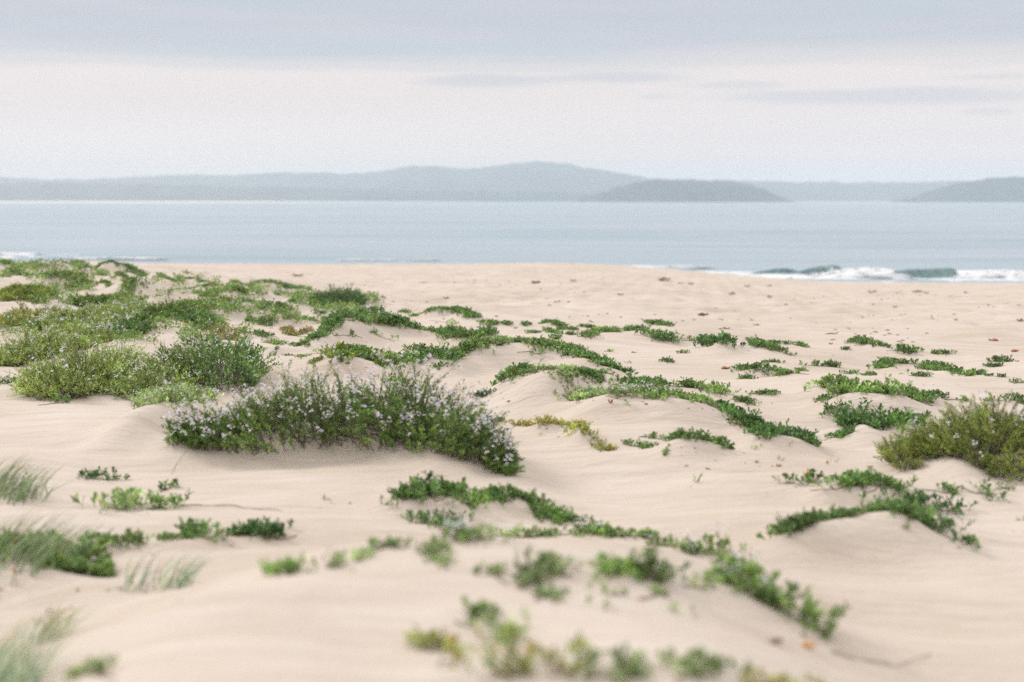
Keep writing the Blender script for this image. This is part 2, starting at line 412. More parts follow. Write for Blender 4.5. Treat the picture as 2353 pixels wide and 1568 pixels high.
P('B', [(440, 225), (560, 215), (700, 218), (800, 225)], 60, 36, .8, 1.0, 'L', 'g', 0,
  'long flat green band on top of the far dune line')
P('B', [(850, 235), (930, 232), (1000, 235)], 0, 52, .7, 1.0, 'L', 'dd', 0,
  'dark green knob standing out on top of the far dune line')
P('B', [(1020, 235), (1090, 240), (1160, 258)], 0, 36, .7, .9, 'L', 'g', 0,
  'green band between the dark knob and the darkest round bush')
P('B', [(280, 345), (350, 340), (430, 325)], 40, 60, .7, .9, 'L', 'g', 0,
  'green clump on a lower step of the far dune line, left part')
P('B', [(820, 310), (940, 325), (1070, 340)], 0, 65, .8, .7, 'L', 'p', 0,
  'pale green patch below the dark knob of the far dune line')
P('B', [(1060, 400), (1130, 400)], 0, 90, .6, .6, 'L', 'p', 0,
  'pale straggly plant leaning on the left side of the darkest round bush')
P('B', [(440, 375), (530, 385), (610, 400)], 0, 26, .4, .9, 'L', 'd', 0,
  'thin dark strip leading to the dark leafy bush')
P('B', [(930, 375), (1050, 402)], 0, 32, .4, .9, 'L', 'd', 0,
  'thin dark strip between dark leafy bush and darkest round bush')
P('B', [(0, 460), (120, 455), (230, 450), (350, 440)], 50, 45, .6, .7, 'L', 'p', 0,
  'pale green strip on a broad sand step, left of the dark leafy bush')
P('B', [(1300, 455), (1450, 460), (1600, 470)], 50, 45, .5, .5, 'L', 'g', 0,
  'light plants on the sand step in front of the darkest round bush')
P('B', [(940, 545), (1070, 565), (1200, 585)], 0, 40, .4, .8, 'L', 'g', 0,
  'green strip on the round mound above the two small brownish plants')
P('B', [(1200, 490), (1260, 510), (1310, 520)], 0, 45, .4, .7, 'L', 'd', 0,
  'small dark plants between the two pale humps under the darkest round bush')

# ---- middle: strips on the far edge of the plant belt
P('Z2', [(490, 476), (550, 476)], 0, 18, .4, 1, 'L', 'd', 0, 'tiny green dash on the beach, first right of the left dunes')
P('Z2', [(575, 500), (612, 500)], 0, 20, .35, 1, 'L', 'd', 0, 'tiny green dash on the beach, second right of the left dunes')
P('Z2', [(650, 500), (750, 500), (840, 506)], 22, 25, .6, 1, 'L', 'd', 0, 'long thin dark strip on the far lip of the plant belt')
P('Z2', [(850, 512), (920, 518), (1000, 545)], 20, 34, .6, 1, 'L', 'd', 0, 'dark strip dipping to the right at the far lip of the plant belt')
P('Z2', [(1020, 553), (1075, 553), (1135, 556)], 0, 28, .4, .9, 'L', 'g', 0, 'light green strip after the dipping dark one, far lip')
P('Z2', [(1175, 556), (1245, 560)], 0, 36, .4, 1, 'L', 'd', 0, 'dark knob of leaves with a thin tail, far lip of plant belt')
P('Z2', [(1310, 560), (1370, 558)], 0, 22, .35, 1, 'L', 'd', 0, 'small dark knob in the gap of the far lip')
P('Z2', [(1445, 556), (1540, 560), (1590, 575), (1655, 580)], 12, 28, .5, 1, 'L', 'd', 0, 'arched dark strip, upper of a stacked pair at mid beach')
P('Z2', [(1455, 595), (1540, 618), (1640, 626)], 0, 28, .4, .9, 'L', 'd', 0, 'falling dark strip, lower of a stacked pair at mid beach')
P('Z2', [(1350, 612), (1400, 612)], 0, 28, .3, .9, 'L', 'd', 0, 'small plant left of the stacked pair of strips')
P('Z2', [(1500, 650), (1545, 650)], 0, 30, .3, 1, 'L', 'd', 0, 'small round plant under the stacked pair of strips')
P('Z2', [(1690, 576), (1765, 577)], 0, 28, .4, 1, 'L', 'd', 0, 'dark oval tuft right of the stacked pair of strips')
P('Z2', [(1785, 602), (1860, 605), (1945, 606)], 0, 42, .5, 1, 'L', 'g', 0, 'mid green block of plants before the large dark cluster, far lip')
P('Z2', [(1665, 640), (1725, 640), (1780, 622)], 0, 40, .4, .7, 'L', 'g', 0, 'loose plants under the mid green block of the far lip')
P('Z2', [(1970, 600), (2050, 592), (2110, 590)], 0, 40, .4, 1, 'L', 'd', 0, 'narrow dark strip leading into the large dark cluster')
P('Z2', [(2090, 625), (2150, 645), (2220, 662), (2305, 668)], 0, 70, .6, 1, 'L', 'd', 0, 'large dark cluster sloping down right at the far lip')
P('Z2', [(2135, 550), (2215, 558), (2292, 568)], 0, 28, .5, 1, 'L', 'd', 0, 'thin dark strip behind the large dark cluster')
P('Z2', [(1845, 735), (1885, 735)], 0, 28, .15, .7, 'L', 'p', 0, 'pale small plant alone on sand left of a dark twig')
P('Z2', [(2238, 806), (2300, 806)], 0, 34, .25, 1.1, 'L', 'dd', 0, 'small dark round plant alone in open sand right of the long ridge')
P('Z2', [(1990, 815), (2010, 815)], 0, 20, .1, .7, 'L', 'p', 0, 'tiny pale plant left of the small dark round one')
P('Z2', [(1818, 648), (1830, 648)], 0, 24, .1, .9, 'L', 'g', 0, 'tiny upright sprig below the mid green block')
P('Z2', [(690, 530), (780, 540), (860, 560)], 0, 30, .3, .35, 'L', 'p', 0, 'few pale sprigs on the bare face under the long thin strip')
P('Z2', [(610, 612), (700, 610), (790, 618)], 18, 26, .4, 1, 'L', 'g', 0, 'flat green strip left of the dark leafy bank, centre left')
P('Z2', [(790, 620), (880, 640), (980, 642), (1090, 632)], 24, 80, .7, .9, 'L', 'd', 0, 'broad dark leafy bank behind the long ridge')

# ---- middle: the long ridge and mounds
P('Z2', [(465, 850), (530, 835), (610, 795)], 30, 75, .35, .9, 'L', 'd', 0, 'dark leafy clump, first at the left foot of the long ridge')
P('Z2', [(640, 838), (665, 810), (720, 795), (775, 800)], 30, 85, .35, .9, 'L', 'd', 0, 'dark leafy clump with hanging left shoot, second at the foot of the long ridge')
P('Z2', [(712, 838), (778, 840)], 0, 32, .15, .9, 'L', 'd', 0, 'small flat plant in front of the second dark clump')
P('Z2', [(785, 805), (850, 795), (910, 765)], 50, 65, .3, .9, 'L', 'd', 0, 'green strip climbing the left end of the long ridge')
P('Z2', [(920, 755), (990, 720), (1060, 705)], 70, 70, .4, .9, 'L', 'g', .1, 'thick green strip halfway up the left side of the long ridge')
P('Z2', [(1070, 690), (1150, 684), (1230, 678)], 90, 45, .45, .9, 'L', 'p', .3, 'pale strip on top of the long ridge, left half')
P('Z2', [(1250, 676), (1320, 678), (1400, 690)], 90, 42, .45, .8, 'F', 'p', .7, 'pale strip with lilac flowers on top of the long ridge')
P('Z2', [(1265, 745), (1360, 750), (1460, 758)], 0, 52, .3, .4, 'L', 'g', 0, 'scattered leafy sprigs just below the top of the long ridge')
P('Z2', [(1410, 705), (1500, 725), (1600, 755)], 70, 55, .4, .9, 'L', 'g', 0, 'green strip starting down the right side of the long ridge')
P('Z2', [(1610, 765), (1700, 788), (1790, 825)], 60, 60, .35, .95, 'L', 'd', 0, 'dark green strip midway down the right side of the long ridge')
P('Z2', [(1800, 835), (1870, 870), (1960, 895)], 30, 65, .3, .95, 'L', 'd', 0, 'dark green tail end of the long ridge')
P('Z2', [(968, 1035), (1020, 1040), (1075, 1030)], 0, 45, .15, 1.1, 'L', 'dd', 0, 'small dark clump alone on sand, left of the spiky shoots')
P('Z2', [(1005, 1100), (1020, 1100)], 0, 28, .04, .9, 'L', 'g', 0, 'lone seedling in sand right of the largest bush', 'seedling')
P('Z2', [(1140, 995), (1190, 970), (1250, 930), (1290, 906)], 60, 75, .25, .9, 'L', 'd', 0, 'dark strip with spiky shoots climbing the left edge of the flat topped mound')
P('Z2', [(1300, 903), (1400, 905), (1500, 915)], 100, 42, .3, .7, 'F', 'p', .2, 'pale low strip on the crest of the flat topped mound')
P('Z2', [(1520, 918), (1600, 922), (1670, 926)], 100, 40, .3, .7, 'F', 'p', 0, 'second pale low strip on the crest of the flat topped mound, right half')
P('Z2', [(1695, 925), (1790, 930), (1870, 940)], 90, 38, .25, .8, 'L', 'd', 0, 'thin dark strip at the right end of the flat topped mound')
P('Z2', [(1890, 950), (1950, 965), (2010, 970)], 0, 55, .25, .9, 'L', 'd', 0, 'ragged dark clump behind the pale mound strip')
P('Z2', [(2020, 960), (2100, 962), (2200, 962), (2305, 965)], 0, 65, .35, .9, 'L', 'd', 0, 'row of dark leafy plants behind the pale mound strip')
P('Z3', [(0, 965), (100, 970), (200, 990)], 0, 62, .35, .9, 'L', 'g', 0, 'leafy green strip starting down the right side of the double mound')
P('Z3', [(210, 995), (290, 1012), (350, 1035)], 0, 60, .3, .9, 'L', 'g', 0, 'leafy green strip midway down the right side of the double mound')
P('Z3', [(370, 1050), (430, 1065), (485, 1078)], 0, 50, .25, .9, 'L', 'd', 0, 'leafy tip at the lower end of the double mound strip')
P('Z2', [(1580, 1095), (1680, 1090), (1770, 1070)], 40, 85, .3, .8, 'F', 'p', .2, 'pale straggling left end of the front strip on the double mound')
P('Z2', [(1790, 1062), (1900, 1055), (2020, 1055)], 90, 75, .35, .8, 'F', 'p', .5, 'pale flowering middle of the front strip on the double mound')
P('Z2', [(2040, 1052), (2150, 1050), (2290, 1052)], 90, 65, .35, .9, 'F', 'g', .3, 'greener right part of the front strip on the double mound')
P('Z3', [(0, 1055), (90, 1058), (170, 1082)], 90, 60, .3, .8, 'L', 'g', 0, 'leafy strip falling from the double mound, upper piece')
P('Z3', [(180, 1088), (250, 1100), (320, 1115)], 60, 50, .25, .7, 'F', 'p', .3, 'pale thin strip falling from the double mound, middle piece')
P('Z3', [(370, 1140), (440, 1185), (510, 1215), (590, 1222)], 40, 85, .35, 1.0, 'L', 'dd', 0, 'darkest thick strip at the lower end of the double mound')
P('Z3', [(350, 1205), (420, 1225), (490, 1240)], 0, 40, .2, .5, 'F', 'y', 0, 'yellow green wisps below the darkest strip of the double mound')
P('Z2', [(1078, 1197), (1190, 1200)], 0, 38, .18, 1, 'L', 'dd', 0, 'dark small plant beside the yellow plants, right of the largest bush')
P('Z2', [(1220, 1215), (1290, 1222), (1360, 1225)], 0, 40, .2, .7, 'F', 'y', 0, 'yellow low plant, first of the yellow row')
P('Z2', [(1380, 1235), (1450, 1248), (1520, 1252)], 30, 60, .25, .8, 'F', 'y', 0, 'yellow green plant with red stalks, second of the yellow row')
P('Z2', [(1530, 1255), (1610, 1265)], 20, 48, .2, .8, 'F', 'yo', 0, 'green yellow plant, third of the yellow row')
P('Z2', [(1640, 1275), (1700, 1310), (1770, 1350)], 30, 60, .28, .9, 'F', 'yo', 0, 'olive yellow strip sloping down, fourth of the yellow row')
P('Z2', [(1790, 1368), (1880, 1392)], 0, 50, .2, .9, 'F', 'yo', 0, 'olive yellow tip at the low end of the yellow row')
P('Z2', [(1425, 1290), (1460, 1290)], 0, 40, .08, .5, 'S', 'p', 0, 'pale thin seedling on sand under the yellow row', 'seedling')
P('Z2', [(430, 925), (520, 965), (590, 960)], 0, 85, .3, .45, 'L', 'g', 0, 'spindly tall shoots on sand behind the crown of the largest bush')

# ---- right field
P('Z3', [(915, 1010), (980, 990), (1080, 990)], 30, 75, .35, .9, 'L', 'g', 0, 'left third of the wide strip on the right hand mound')
P('Z3', [(1090, 990), (1190, 1000), (1300, 1010)], 60, 105, .45, .9, 'L', 'g', 0, 'high middle of the wide strip on the right hand mound')
P('Z3', [(1320, 1012), (1430, 1020), (1540, 1030)], 60, 75, .35, .9, 'L', 'g', 0, 'right part of the wide strip on the right hand mound')
P('Z3', [(1550, 1045), (1620, 1080), (1710, 1105)], 20, 72, .3, .95, 'L', 'd', 0, 'dark leafy tail of the wide strip on the right hand mound')
P('Z3', [(970, 1055), (1030, 1050), (1070, 1035)], 0, 45, .15, .9, 'L', 'd', 0, 'small spiky plant hanging in front of the wide strip')
P('Z3', [(1005, 1165), (1090, 1170), (1160, 1180)], 0, 65, .25, .95, 'L', 'd', 0, 'left end of the thick cluster beside the big olive bush')
P('Z3', [(1170, 1205), (1280, 1205), (1390, 1210)], 50, 120, .4, .95, 'L', 'dd', 0, 'thick dark middle of the cluster beside the big olive bush')
P('Z3', [(1400, 1195), (1500, 1190), (1610, 1170)], 40, 95, .35, .95, 'L', 'd', 0, 'right end of the thick cluster touching the big olive bush')
P('Z3', [(1020, 1268), (1090, 1260), (1160, 1230)], 20, 60, .2, .95, 'L', 'dd', 0, 'dark low tongue in front of the cluster beside the big olive bush')
P('Z3', [(545, 1290), (610, 1303), (690, 1280)], 50, 75, .25, .95, 'L', 'dd', 0, 'left half of the dark patch on a smooth round mound')
P('Z3', [(710, 1282), (800, 1295), (890, 1325)], 50, 75, .25, .95, 'L', 'dd', 0, 'right half of the dark patch on a smooth round mound')
P('Z3', [(485, 1015), (580, 1018), (680, 1018)], 0, 34, .2, .9, 'L', 'd', 0, 'flat dark plant alone between the double mound and right hand mound')
P('Z3', [(405, 916), (460, 915), (512, 916)], 0, 32, .2, .9, 'L', 'd', 0, 'small dark plant above the flat dark one')
P('Z3', [(680, 908), (780, 908), (890, 922)], 12, 32, .25, .9, 'L', 'd', 0, 'thin leafy strip left of the right hand mound')
P('Z3', [(825, 863), (890, 866)], 0, 18, .15, .9, 'L', 'd', 0, 'tiny dash of leaves above the thin leafy strip')
P('Z3', [(445, 840), (520, 845), (600, 858), (700, 865)], 20, 58, .35, .9, 'L', 'd', 0, 'dark arched plant group with a raised middle')
P('Z3', [(605, 808), (705, 810)], 0, 24, .25, .8, 'L', 'g', 0, 'faint strip touching the back of the arched plant group')
P('Z3', [(885, 828), (970, 828), (1072, 838)], 0, 48, .25, .9, 'L', 'd', 0, 'single plant peaked at its left, between the arched group and the paired strips')
P('Z3', [(190, 730), (280, 718), (350, 738), (415, 748)], 30, 62, .35, 1.1, 'L', 'dd', 0, 'bright dark green plant mounded over a small sand hump')
P('Z3', [(260, 672), (340, 670), (415, 670)], 0, 28, .3, .9, 'L', 'd', 0, 'thin strip just behind the plant on the small sand hump')
P('Z3', [(50, 662), (130, 662), (215, 662)], 0, 30, .3, .45, 'L', 'p', 0, 'sparse pale strip left of the plant on the small sand hump')
P('Z3', [(35, 745), (90, 745)], 0, 26, .2, .7, 'L', 'g', 0, 'small dull plant left of the small sand hump')
P('Z3', [(468, 662), (565, 662)], 0, 34, .3, .5, 'L', 'g', 0, 'sparse plant at the back, between hump plant and leaning plant')
P('Z3', [(522, 692), (600, 712), (700, 738)], 0, 52, .35, 1, 'L', 'd', 0, 'dark plant leaning down to the right')
P('Z3', [(620, 680), (705, 684)], 0, 28, .25, .9, 'L', 'd', 0, 'little dark strip on top of the plant leaning down right')
P('Z3', [(722, 752), (790, 757)], 0, 44, .18, 1, 'L', 'd', 0, 'compact upright plant right of the leaning one')
P('Z3', [(735, 685), (800, 692), (868, 704)], 8, 30, .25, .9, 'L', 'd', 0, 'short falling strip above the compact upright plant')
P('Z3', [(1122, 724), (1175, 720)], 0, 22, .2, .8, 'L', 'd', 0, 'tiny dark plant before the long far right strip')
P('Z3', [(1195, 700), (1280, 708), (1390, 728)], 10, 50, .35, 1, 'L', 'd', 0, 'left half of the long far right strip')
P('Z3', [(1400, 730), (1500, 738), (1600, 745)], 0, 56, .35, 1, 'L', 'd', 0, 'right half of the long far right strip')
P('Z3', [(1700, 745), (1752, 752)], 0, 26, .2, .9, 'L', 'd', 0, 'small plant just past the long far right strip')
P('Z3', [(1780, 748), (1840, 756)], 0, 28, .2, .9, 'L', 'd', 0, 'small pointed plant second past the long far right strip')
P('Z3', [(1335, 822), (1420, 814), (1520, 815), (1640, 830)], 20, 46, .3, .95, 'L', 'd', 0, 'long leafy strip over a faint sand lip, left of paired strips')
P('Z3', [(1670, 832), (1780, 848), (1895, 862)], 10, 48, .3, .95, 'L', 'd', 0, 'leafy strip sloping right, right of paired strips')
P('Z3', [(1120, 884), (1225, 880)], 0, 36, .2, .8, 'L', 'd', 0, 'loose plant behind the right hand mound, left one')
P('Z3', [(1240, 890), (1340, 892)], 0, 28, .2, .8, 'L', 'd', 0, 'loose plant behind the right hand mound, middle one')
P('Z3', [(1375, 902), (1410, 902)], 0, 36, .12, .5, 'L', 'g', 0, 'loose plant behind the right hand mound, right one')
P('Z3', [(1550, 894), (1655, 899)], 0, 42, .2, .9, 'L', 'd', 0, 'compact dark plant below the leafy strip sloping right')
P('Z3', [(1690, 887), (1712, 887)], 0, 26, .06, .8, 'L', 'g', 0, 'two leaved sprig right of the compact dark plant', 'seedling')
P('Z3', [(1512, 885), (1524, 885)], 0, 14, .05, .8, 'L', 'g', 0, 'tiny sprig left of the compact dark plant', 'seedling')
P('Z3', [(1448, 856), (1458, 856)], 0, 18, .05, .8, 'L', 'g', 0, 'tiny sprig under the faint sand lip strip', 'seedling')
P('Z3', [(1925, 898), (1990, 890), (2050, 882)], 0, 56, .25, .9, 'L', 'd', 0, 'dark plant rising to the right near the right edge')
P('Z3', [(2065, 896), (2120, 900), (2170, 906)], 0, 36, .2, .6, 'L', 'd', 0, 'sparse plant touching the rising one near the right edge')
P('Z3', [(2072, 798), (2130, 800), (2185, 803)], 0, 44, .25, .95, 'L', 'd', 0, 'upper plant of a close pair by the right edge')
P('Z3', [(2072, 836), (2150, 834)], 0, 28, .2, .9, 'L', 'd', 0, 'lower plant of a close pair by the right edge')
P('Z3', [(2242, 945), (2300, 946)], 0, 34, .15, .9, 'L', 'd', 0, 'small dark plant close to the right edge, above the olive bush')
P('Z3', [(1702, 1035), (1780, 1035)], 0, 45, .2, .9, 'L', 'd', 0, 'small dark plant right of the wide strip tail')
P('Z3', [(1788, 1060), (1860, 1055), (1945, 1064)], 0, 45, .2, .45, 'L', 'g', 0, 'thin open plant behind the left shoulder of the olive bush')
P('Z3', [(2058, 1065), (2170, 1060)], 0, 42, .2, .45, 'L', 'g', 0, 'thin open plant behind the middle of the olive bush')
P('Z3', [(2200, 1058), (2260, 1065), (2340, 1075)], 0, 52, .25, .9, 'L', 'd', 0, 'dense plant behind the olive bush at the right edge')
P('Z3', [(0, 1385), (90, 1386), (180, 1392)], 50, 75, .25, .95, 'L', 'd', 0, 'left part of the green patch on the low mound below the double mound')
P('Z3', [(190, 1395), (250, 1400)], 40, 50, .2, .8, 'L', 'g', 0, 'thin middle of the green patch with one yellow leaf')
P('Z3', [(265, 1415), (330, 1440), (395, 1462)], 20, 75, .25, .95, 'L', 'd', 0, 'right end of the green patch drooping down the low mound')
P('Z2', [(2072, 1305), (2120, 1305), (2170, 1302)], 0, 40, .15, .8, 'L', 'd', 0, 'small leafy plant, upper of the loose group left of the low mound')
P('Z2', [(1975, 1356), (2060, 1360), (2140, 1374)], 0, 42, .15, .7, 'L', 'd', 0, 'spread leafy plant, lower of the loose group left of the low mound')
P('Z2', [(2180, 1312), (2250, 1325)], 0, 40, .15, .4, 'L', 'g', 0, 'thin trailing shoots in the loose group left of the low mound')
P('Z2', [(2235, 1394), (2280, 1392)], 0, 32, .08, .9, 'L', 'd', 0, 'tiny dark plant below the loose group left of the low mound')
P('Z3', [(512, 1376), (538, 1376)], 0, 20, .04, .9, 'L', 'g', 0, 'bright two leaved seedling below the smooth round mound', 'seedling')
P('Z3', [(765, 1372), (790, 1372)], 0, 24, .04, .5, 'S', 'p', 0, 'thin pale seedling on the smooth round mound face', 'seedling')
P('Z3', [(680, 1455), (695, 1455)], 0, 26, .04, .5, 'S', 'p', 0, 'thin yellowish seedling above a curled red leaf', 'seedling')
P('Z3', [(1055, 1466), (1066, 1466)], 0, 22, .03, .5, 'S', 'p', 0, 'thin yellowish seedling right of the upright red leaf', 'seedling')
P('Z6', [(96, 242), (150, 240)], 0, 50, .06, .9, 'L', 'g', 0, 'bright seedling alone on bare sand, low centre right', 'seedling')

# ---- near right
P('Z6', [(720, 240), (790, 240)], 0, 78, .12, .9, 'L', 'd', 0, 'small bright plant left of the one with the orange leaf')
P('Z6', [(850, 220), (910, 240), (975, 235)], 0, 125, .16, .8, 'L', 'dd', 0, 'tall dark plant with a curled orange leaf inside')
P('Z6', [(900, 320), (960, 300), (1060, 288), (1190, 283)], 45, 105, .2, .8, 'L', 'd', 0, 'bright arching plants on the left of the low near mound')
P('Z6', [(1200, 284), (1280, 288), (1370, 296)], 45, 95, .2, .9, 'L', 'd', 0, 'green plants on the crest of the low near mound')
P('Z6', [(1385, 302), (1480, 312), (1560, 308)], 20, 85, .18, .7, 'L', 'd', 0, 'upright green plants at the right end of the low near mound')
P('Z6', [(1640, 288), (1740, 292), (1850, 318)], 0, 65, .15, .7, 'L', 'd', 0, 'green plant between the low near mound and the right edge group')
P('Z6', [(1575, 385), (1650, 405), (1760, 418), (1910, 428)], 0, 110, .2, .95, 'L', 'dd', 0, 'dark compact plant above the arched near mound, right side')
P('Z6', [(1905, 270), (1970, 310), (2050, 302), (2130, 320)], 0, 90, .15, .7, 'L', 'd', 0, 'bushy green plant nearest the right edge of the near field')
P('Z6', [(2140, 280), (2210, 272)], 0, 50, .1, .6, 'L', 'g', 0, 'pale sprig tip right of the bushy near plant')
P('Z6', [(2285, 490), (2310, 492)], 0, 30, .06, .9, 'L', 'g', 0, 'tiny plant touching the right edge below the near field group')
P('Z6', [(735, 592), (800, 570), (880, 535), (1000, 508)], 90, 110, .22, .95, 'L', 'd', 0, 'left arm of the plant arch on the smooth near mound')
P('Z6', [(1010, 508), (1100, 482), (1230, 472), (1360, 472)], 110, 78, .2, .9, 'L', 'd', 0, 'top of the plant arch on the smooth near mound')
P('Z6', [(1410, 476), (1500, 488), (1580, 520), (1640, 560)], 90, 92, .22, .95, 'L', 'd', 0, 'upper right arm of the plant arch on the smooth near mound')
P('Z6', [(1650, 575), (1730, 610), (1820, 640), (1890, 650)], 30, 135, .25, .95, 'L', 'd', 0, 'lower right end of the plant arch on the smooth near mound')

# ---- near middle
P('Z5', [(440, 335), (540, 318), (640, 308)], 60, 75, .22, .9, 'L', 'd', 0, 'left end of the strip on the mound in front of the largest bush')
P('Z5', [(650, 306), (740, 305), (840, 308)], 70, 115, .22, .95, 'L', 'd', 0, 'tallest part of the strip on the mound in front of the largest bush')
P('Z5', [(860, 312), (960, 318), (1060, 320)], 70, 58, .2, .9, 'L', 'g', 0, 'low part of the strip on the mound in front of the largest bush')
P('Z5', [(1075, 318), (1160, 315), (1270, 320)], 60, 60, .2, .9, 'L', 'd', 0, 'right low part of the strip on the mound in front of the largest bush')
P('Z5', [(1300, 345), (1400, 382), (1490, 430), (1600, 455)], 20, 80, .22, .95, 'L', 'd', 0, 'dark tail of the strip drooping right in front of the largest bush')
P('Z5', [(1620, 480), (1720, 490)], 0, 55, .15, .6, 'L', 'g', 0, 'last loose leaves below the drooping dark tail')
P('Z5', [(590, 498), (660, 505), (725, 500)], 0, 80, .14, .8, 'L', 'dd', 0, 'dark leafy plant left of the blurred foreground dune crest')
P('Z5', [(750, 545), (800, 540), (870, 505)], 0, 80, .14, .8, 'L', 'dd', 0, 'second dark leafy plant left of the blurred foreground dune crest')
P('Z5', [(850, 618), (950, 608), (1040, 603), (1130, 600)], 0, 110, .2, .8, 'L', 'g', .5, 'flowering plants at the left end of the foreground dune crest')
P('Z5', [(1160, 602), (1250, 600), (1380, 592), (1500, 580)], 0, 60, .16, .7, 'L', 'p', .1, 'low soft plants left of centre on the foreground dune crest')
P('Z5', [(1530, 575), (1640, 572), (1750, 572), (1850, 578)], 0, 72, .18, .9, 'L', 'g', .15, 'green plants on the middle of the foreground dune crest')
P('Z5', [(1880, 600), (1970, 585), (2070, 590), (2160, 605)], 0, 55, .16, .8, 'L', 'g', .1, 'low green arch right of the middle of the foreground dune crest')
P('Z5', [(2190, 645), (2260, 655), (2330, 665)], 0, 70, .16, .7, 'L', 'p', .2, 'pale plants on the foreground dune crest before it drops')
P('Z6', [(130, 685), (230, 705), (340, 728)], 0, 100, .18, .9, 'L', 'g', .4, 'green clump on the shoulder of the foreground dune')
P('Z6', [(345, 745), (400, 780), (450, 815)], 0, 75, .16, .8, 'L', 'g', .2, 'small clump where the foreground dune starts to drop right')
P('Z6', [(400, 900), (470, 950), (560, 1000)], 0, 190, .28, .9, 'L', 'g', .25, 'upper part of the thick green bank on the right end of the foreground dune')
P('Z6', [(580, 1020), (670, 1070), (760, 1110)], 0, 190, .28, .95, 'L', 'g', .2, 'middle part of the thick green bank on the right end of the foreground dune')
P('Z6', [(780, 1140), (860, 1185), (960, 1215)], 0, 170, .25, .95, 'L', 'g', .15, 'lowest part of the thick green bank ending on the sand')
P('Z5', [(0, 795), (60, 790), (115, 775)], 0, 120, .12, .5, 'L', 'p', 0, 'blurred pale plant left of the foreground dune crest')
P('Z5', [(205, 755), (260, 720)], 0, 90, .1, .7, 'L', 'p', 0, 'blurred greyish sprig on the left slope of the foreground dune')
P('Z5', [(300, 690), (350, 680), (400, 665)], 0, 110, .12, .6, 'L', 'd', 0, 'blurred dark sprig pair on the left slope of the foreground dune')
P('Z5', [(440, 660), (530, 668)], 0, 62, .12, .7, 'L', 'd', .3, 'blurred low plant below the left end of the foreground crest')
P('Z5', [(690, 655), (740, 720), (810, 810)], 0, 90, .14, .6, 'L', 'p', 0, 'blurred thin plants trailing down the foreground dune, left side')
P('Z5', [(1275, 785), (1320, 782)], 0, 95, .1, .7, 'L', 'g', 0, 'blurred single green plant high on the foreground dune face')
P('Z5', [(1350, 900), (1440, 870), (1540, 855), (1630, 845)], 0, 130, .24, .75, 'L', 'p', 0, 'blurred green group in the middle of the foreground dune face')
P('Z5', [(1390, 1015), (1460, 980)], 0, 100, .1, .7, 'L', 'g', 0, 'blurred plant hanging below the middle group on the dune face')
P('Z5', [(1830, 845), (1900, 845), (1970, 820), (2050, 790)], 0, 120, .2, .75, 'L', 'g', 0, 'blurred green group right of centre on the dune face')
P('Z5', [(2110, 890), (2160, 865), (2200, 850)], 0, 140, .2, 1.1, 'L', 'g', 0, 'blurred dark green plant at right of the dune face')
P('Z5', [(2075, 1000), (2150, 995), (2240, 960)], 0, 60, .1, .4, 'L', 'p', 0, 'blurred trailing shoot under the dark green dune face plant')
P('Z5', [(1770, 1045), (1795, 1045)], 0, 60, .05, .8, 'L', 'g', 0, 'blurred lone sprig low on the dune face, right of centre')
P('Z5', [(1870, 975), (1960, 975)], 0, 40, .08, .6, 'L', 'g', 0, 'blurred flat sprig below the right of centre group')
P('Z5', [(1090, 810), (1150, 880), (1210, 910)], 0, 55, .1, .5, 'L', 'g', 0, 'blurred trail of leaves on the left of the dune face')
P('Z6', [(60, 1100), (95, 1098)], 0, 80, .06, .7, 'L', 'g', 0, 'blurred small plant under the shoulder of the foreground dune')
P('Z6', [(50, 920), (150, 930), (280, 935)], 0, 110, .15, .5, 'L', 'p', .2, 'blurred pale plants between shoulder clump and thick green bank')
P('Z5', [(860, 1160), (930, 1190), (1010, 1130)], 0, 130, .12, .8, 'L', 'g', 0, 'blurred dark green plant standing alone in the lower foreground')
P('Z5', [(1140, 1260), (1250, 1290)], 0, 150, .18, .8, 'L', 'p', 0, 'very blurred faint plant right of the lone dark foreground one')
P('Z5', [(620, 1330), (720, 1350), (800, 1330)], 0, 120, .2, .7, 'F', 'yo', 0, 'very blurred yellowish plant in the lower foreground')
P('Z5', [(830, 1460), (880, 1455)], 0, 250, .14, 1.1, 'L', 'yo', 0, 'very blurred tall yellow green plant at the lower foreground')
P('Z5', [(990, 1490), (1060, 1460)], 0, 170, .12, 1.1, 'L', 'g', 0, 'very blurred green plant beside the tall yellow green one')
P('Z5', [(1110, 1510), (1200, 1500), (1330, 1500)], 0, 210, .2, 1.0, 'F', 'yo', 0, 'very blurred yellow green plants at the bottom, left of the green bank')
P('Z5', [(1480, 1510), (1560, 1510), (1660, 1500)], 0, 180, .16, .8, 'L', 'yo', 0, 'very blurred olive clump at the bottom centre')
P('Z5', [(1720, 1520), (1850, 1520), (1980, 1520), (2110, 1510)], 0, 190, .2, .7, 'L', 'p', 0, 'very blurred grey green bank at the bottom, right of the olive clump')
P('Z5', [(2170, 1520), (2310, 1520)], 0, 190, .18, .75, 'L', 'g', 0, 'very blurred green bank end at the bottom')
P('Z6', [(0, 1520), (160, 1505), (300, 1540)], 0, 180, .18, .75, 'L', 'g', 0, 'very blurred green plant at the bottom, under the thick green bank')
P('Z6', [(440, 1575), (560, 1575), (700, 1575)], 0, 110, .1, .7, 'L', 'yo', 0, 'very blurred plant cut by the bottom edge, low right')
P('Z6', [(960, 1575), (990, 1575)], 0, 100, .05, .7, 'F', 'y', 0, 'very blurred yellowish sprig cut by the bottom edge')

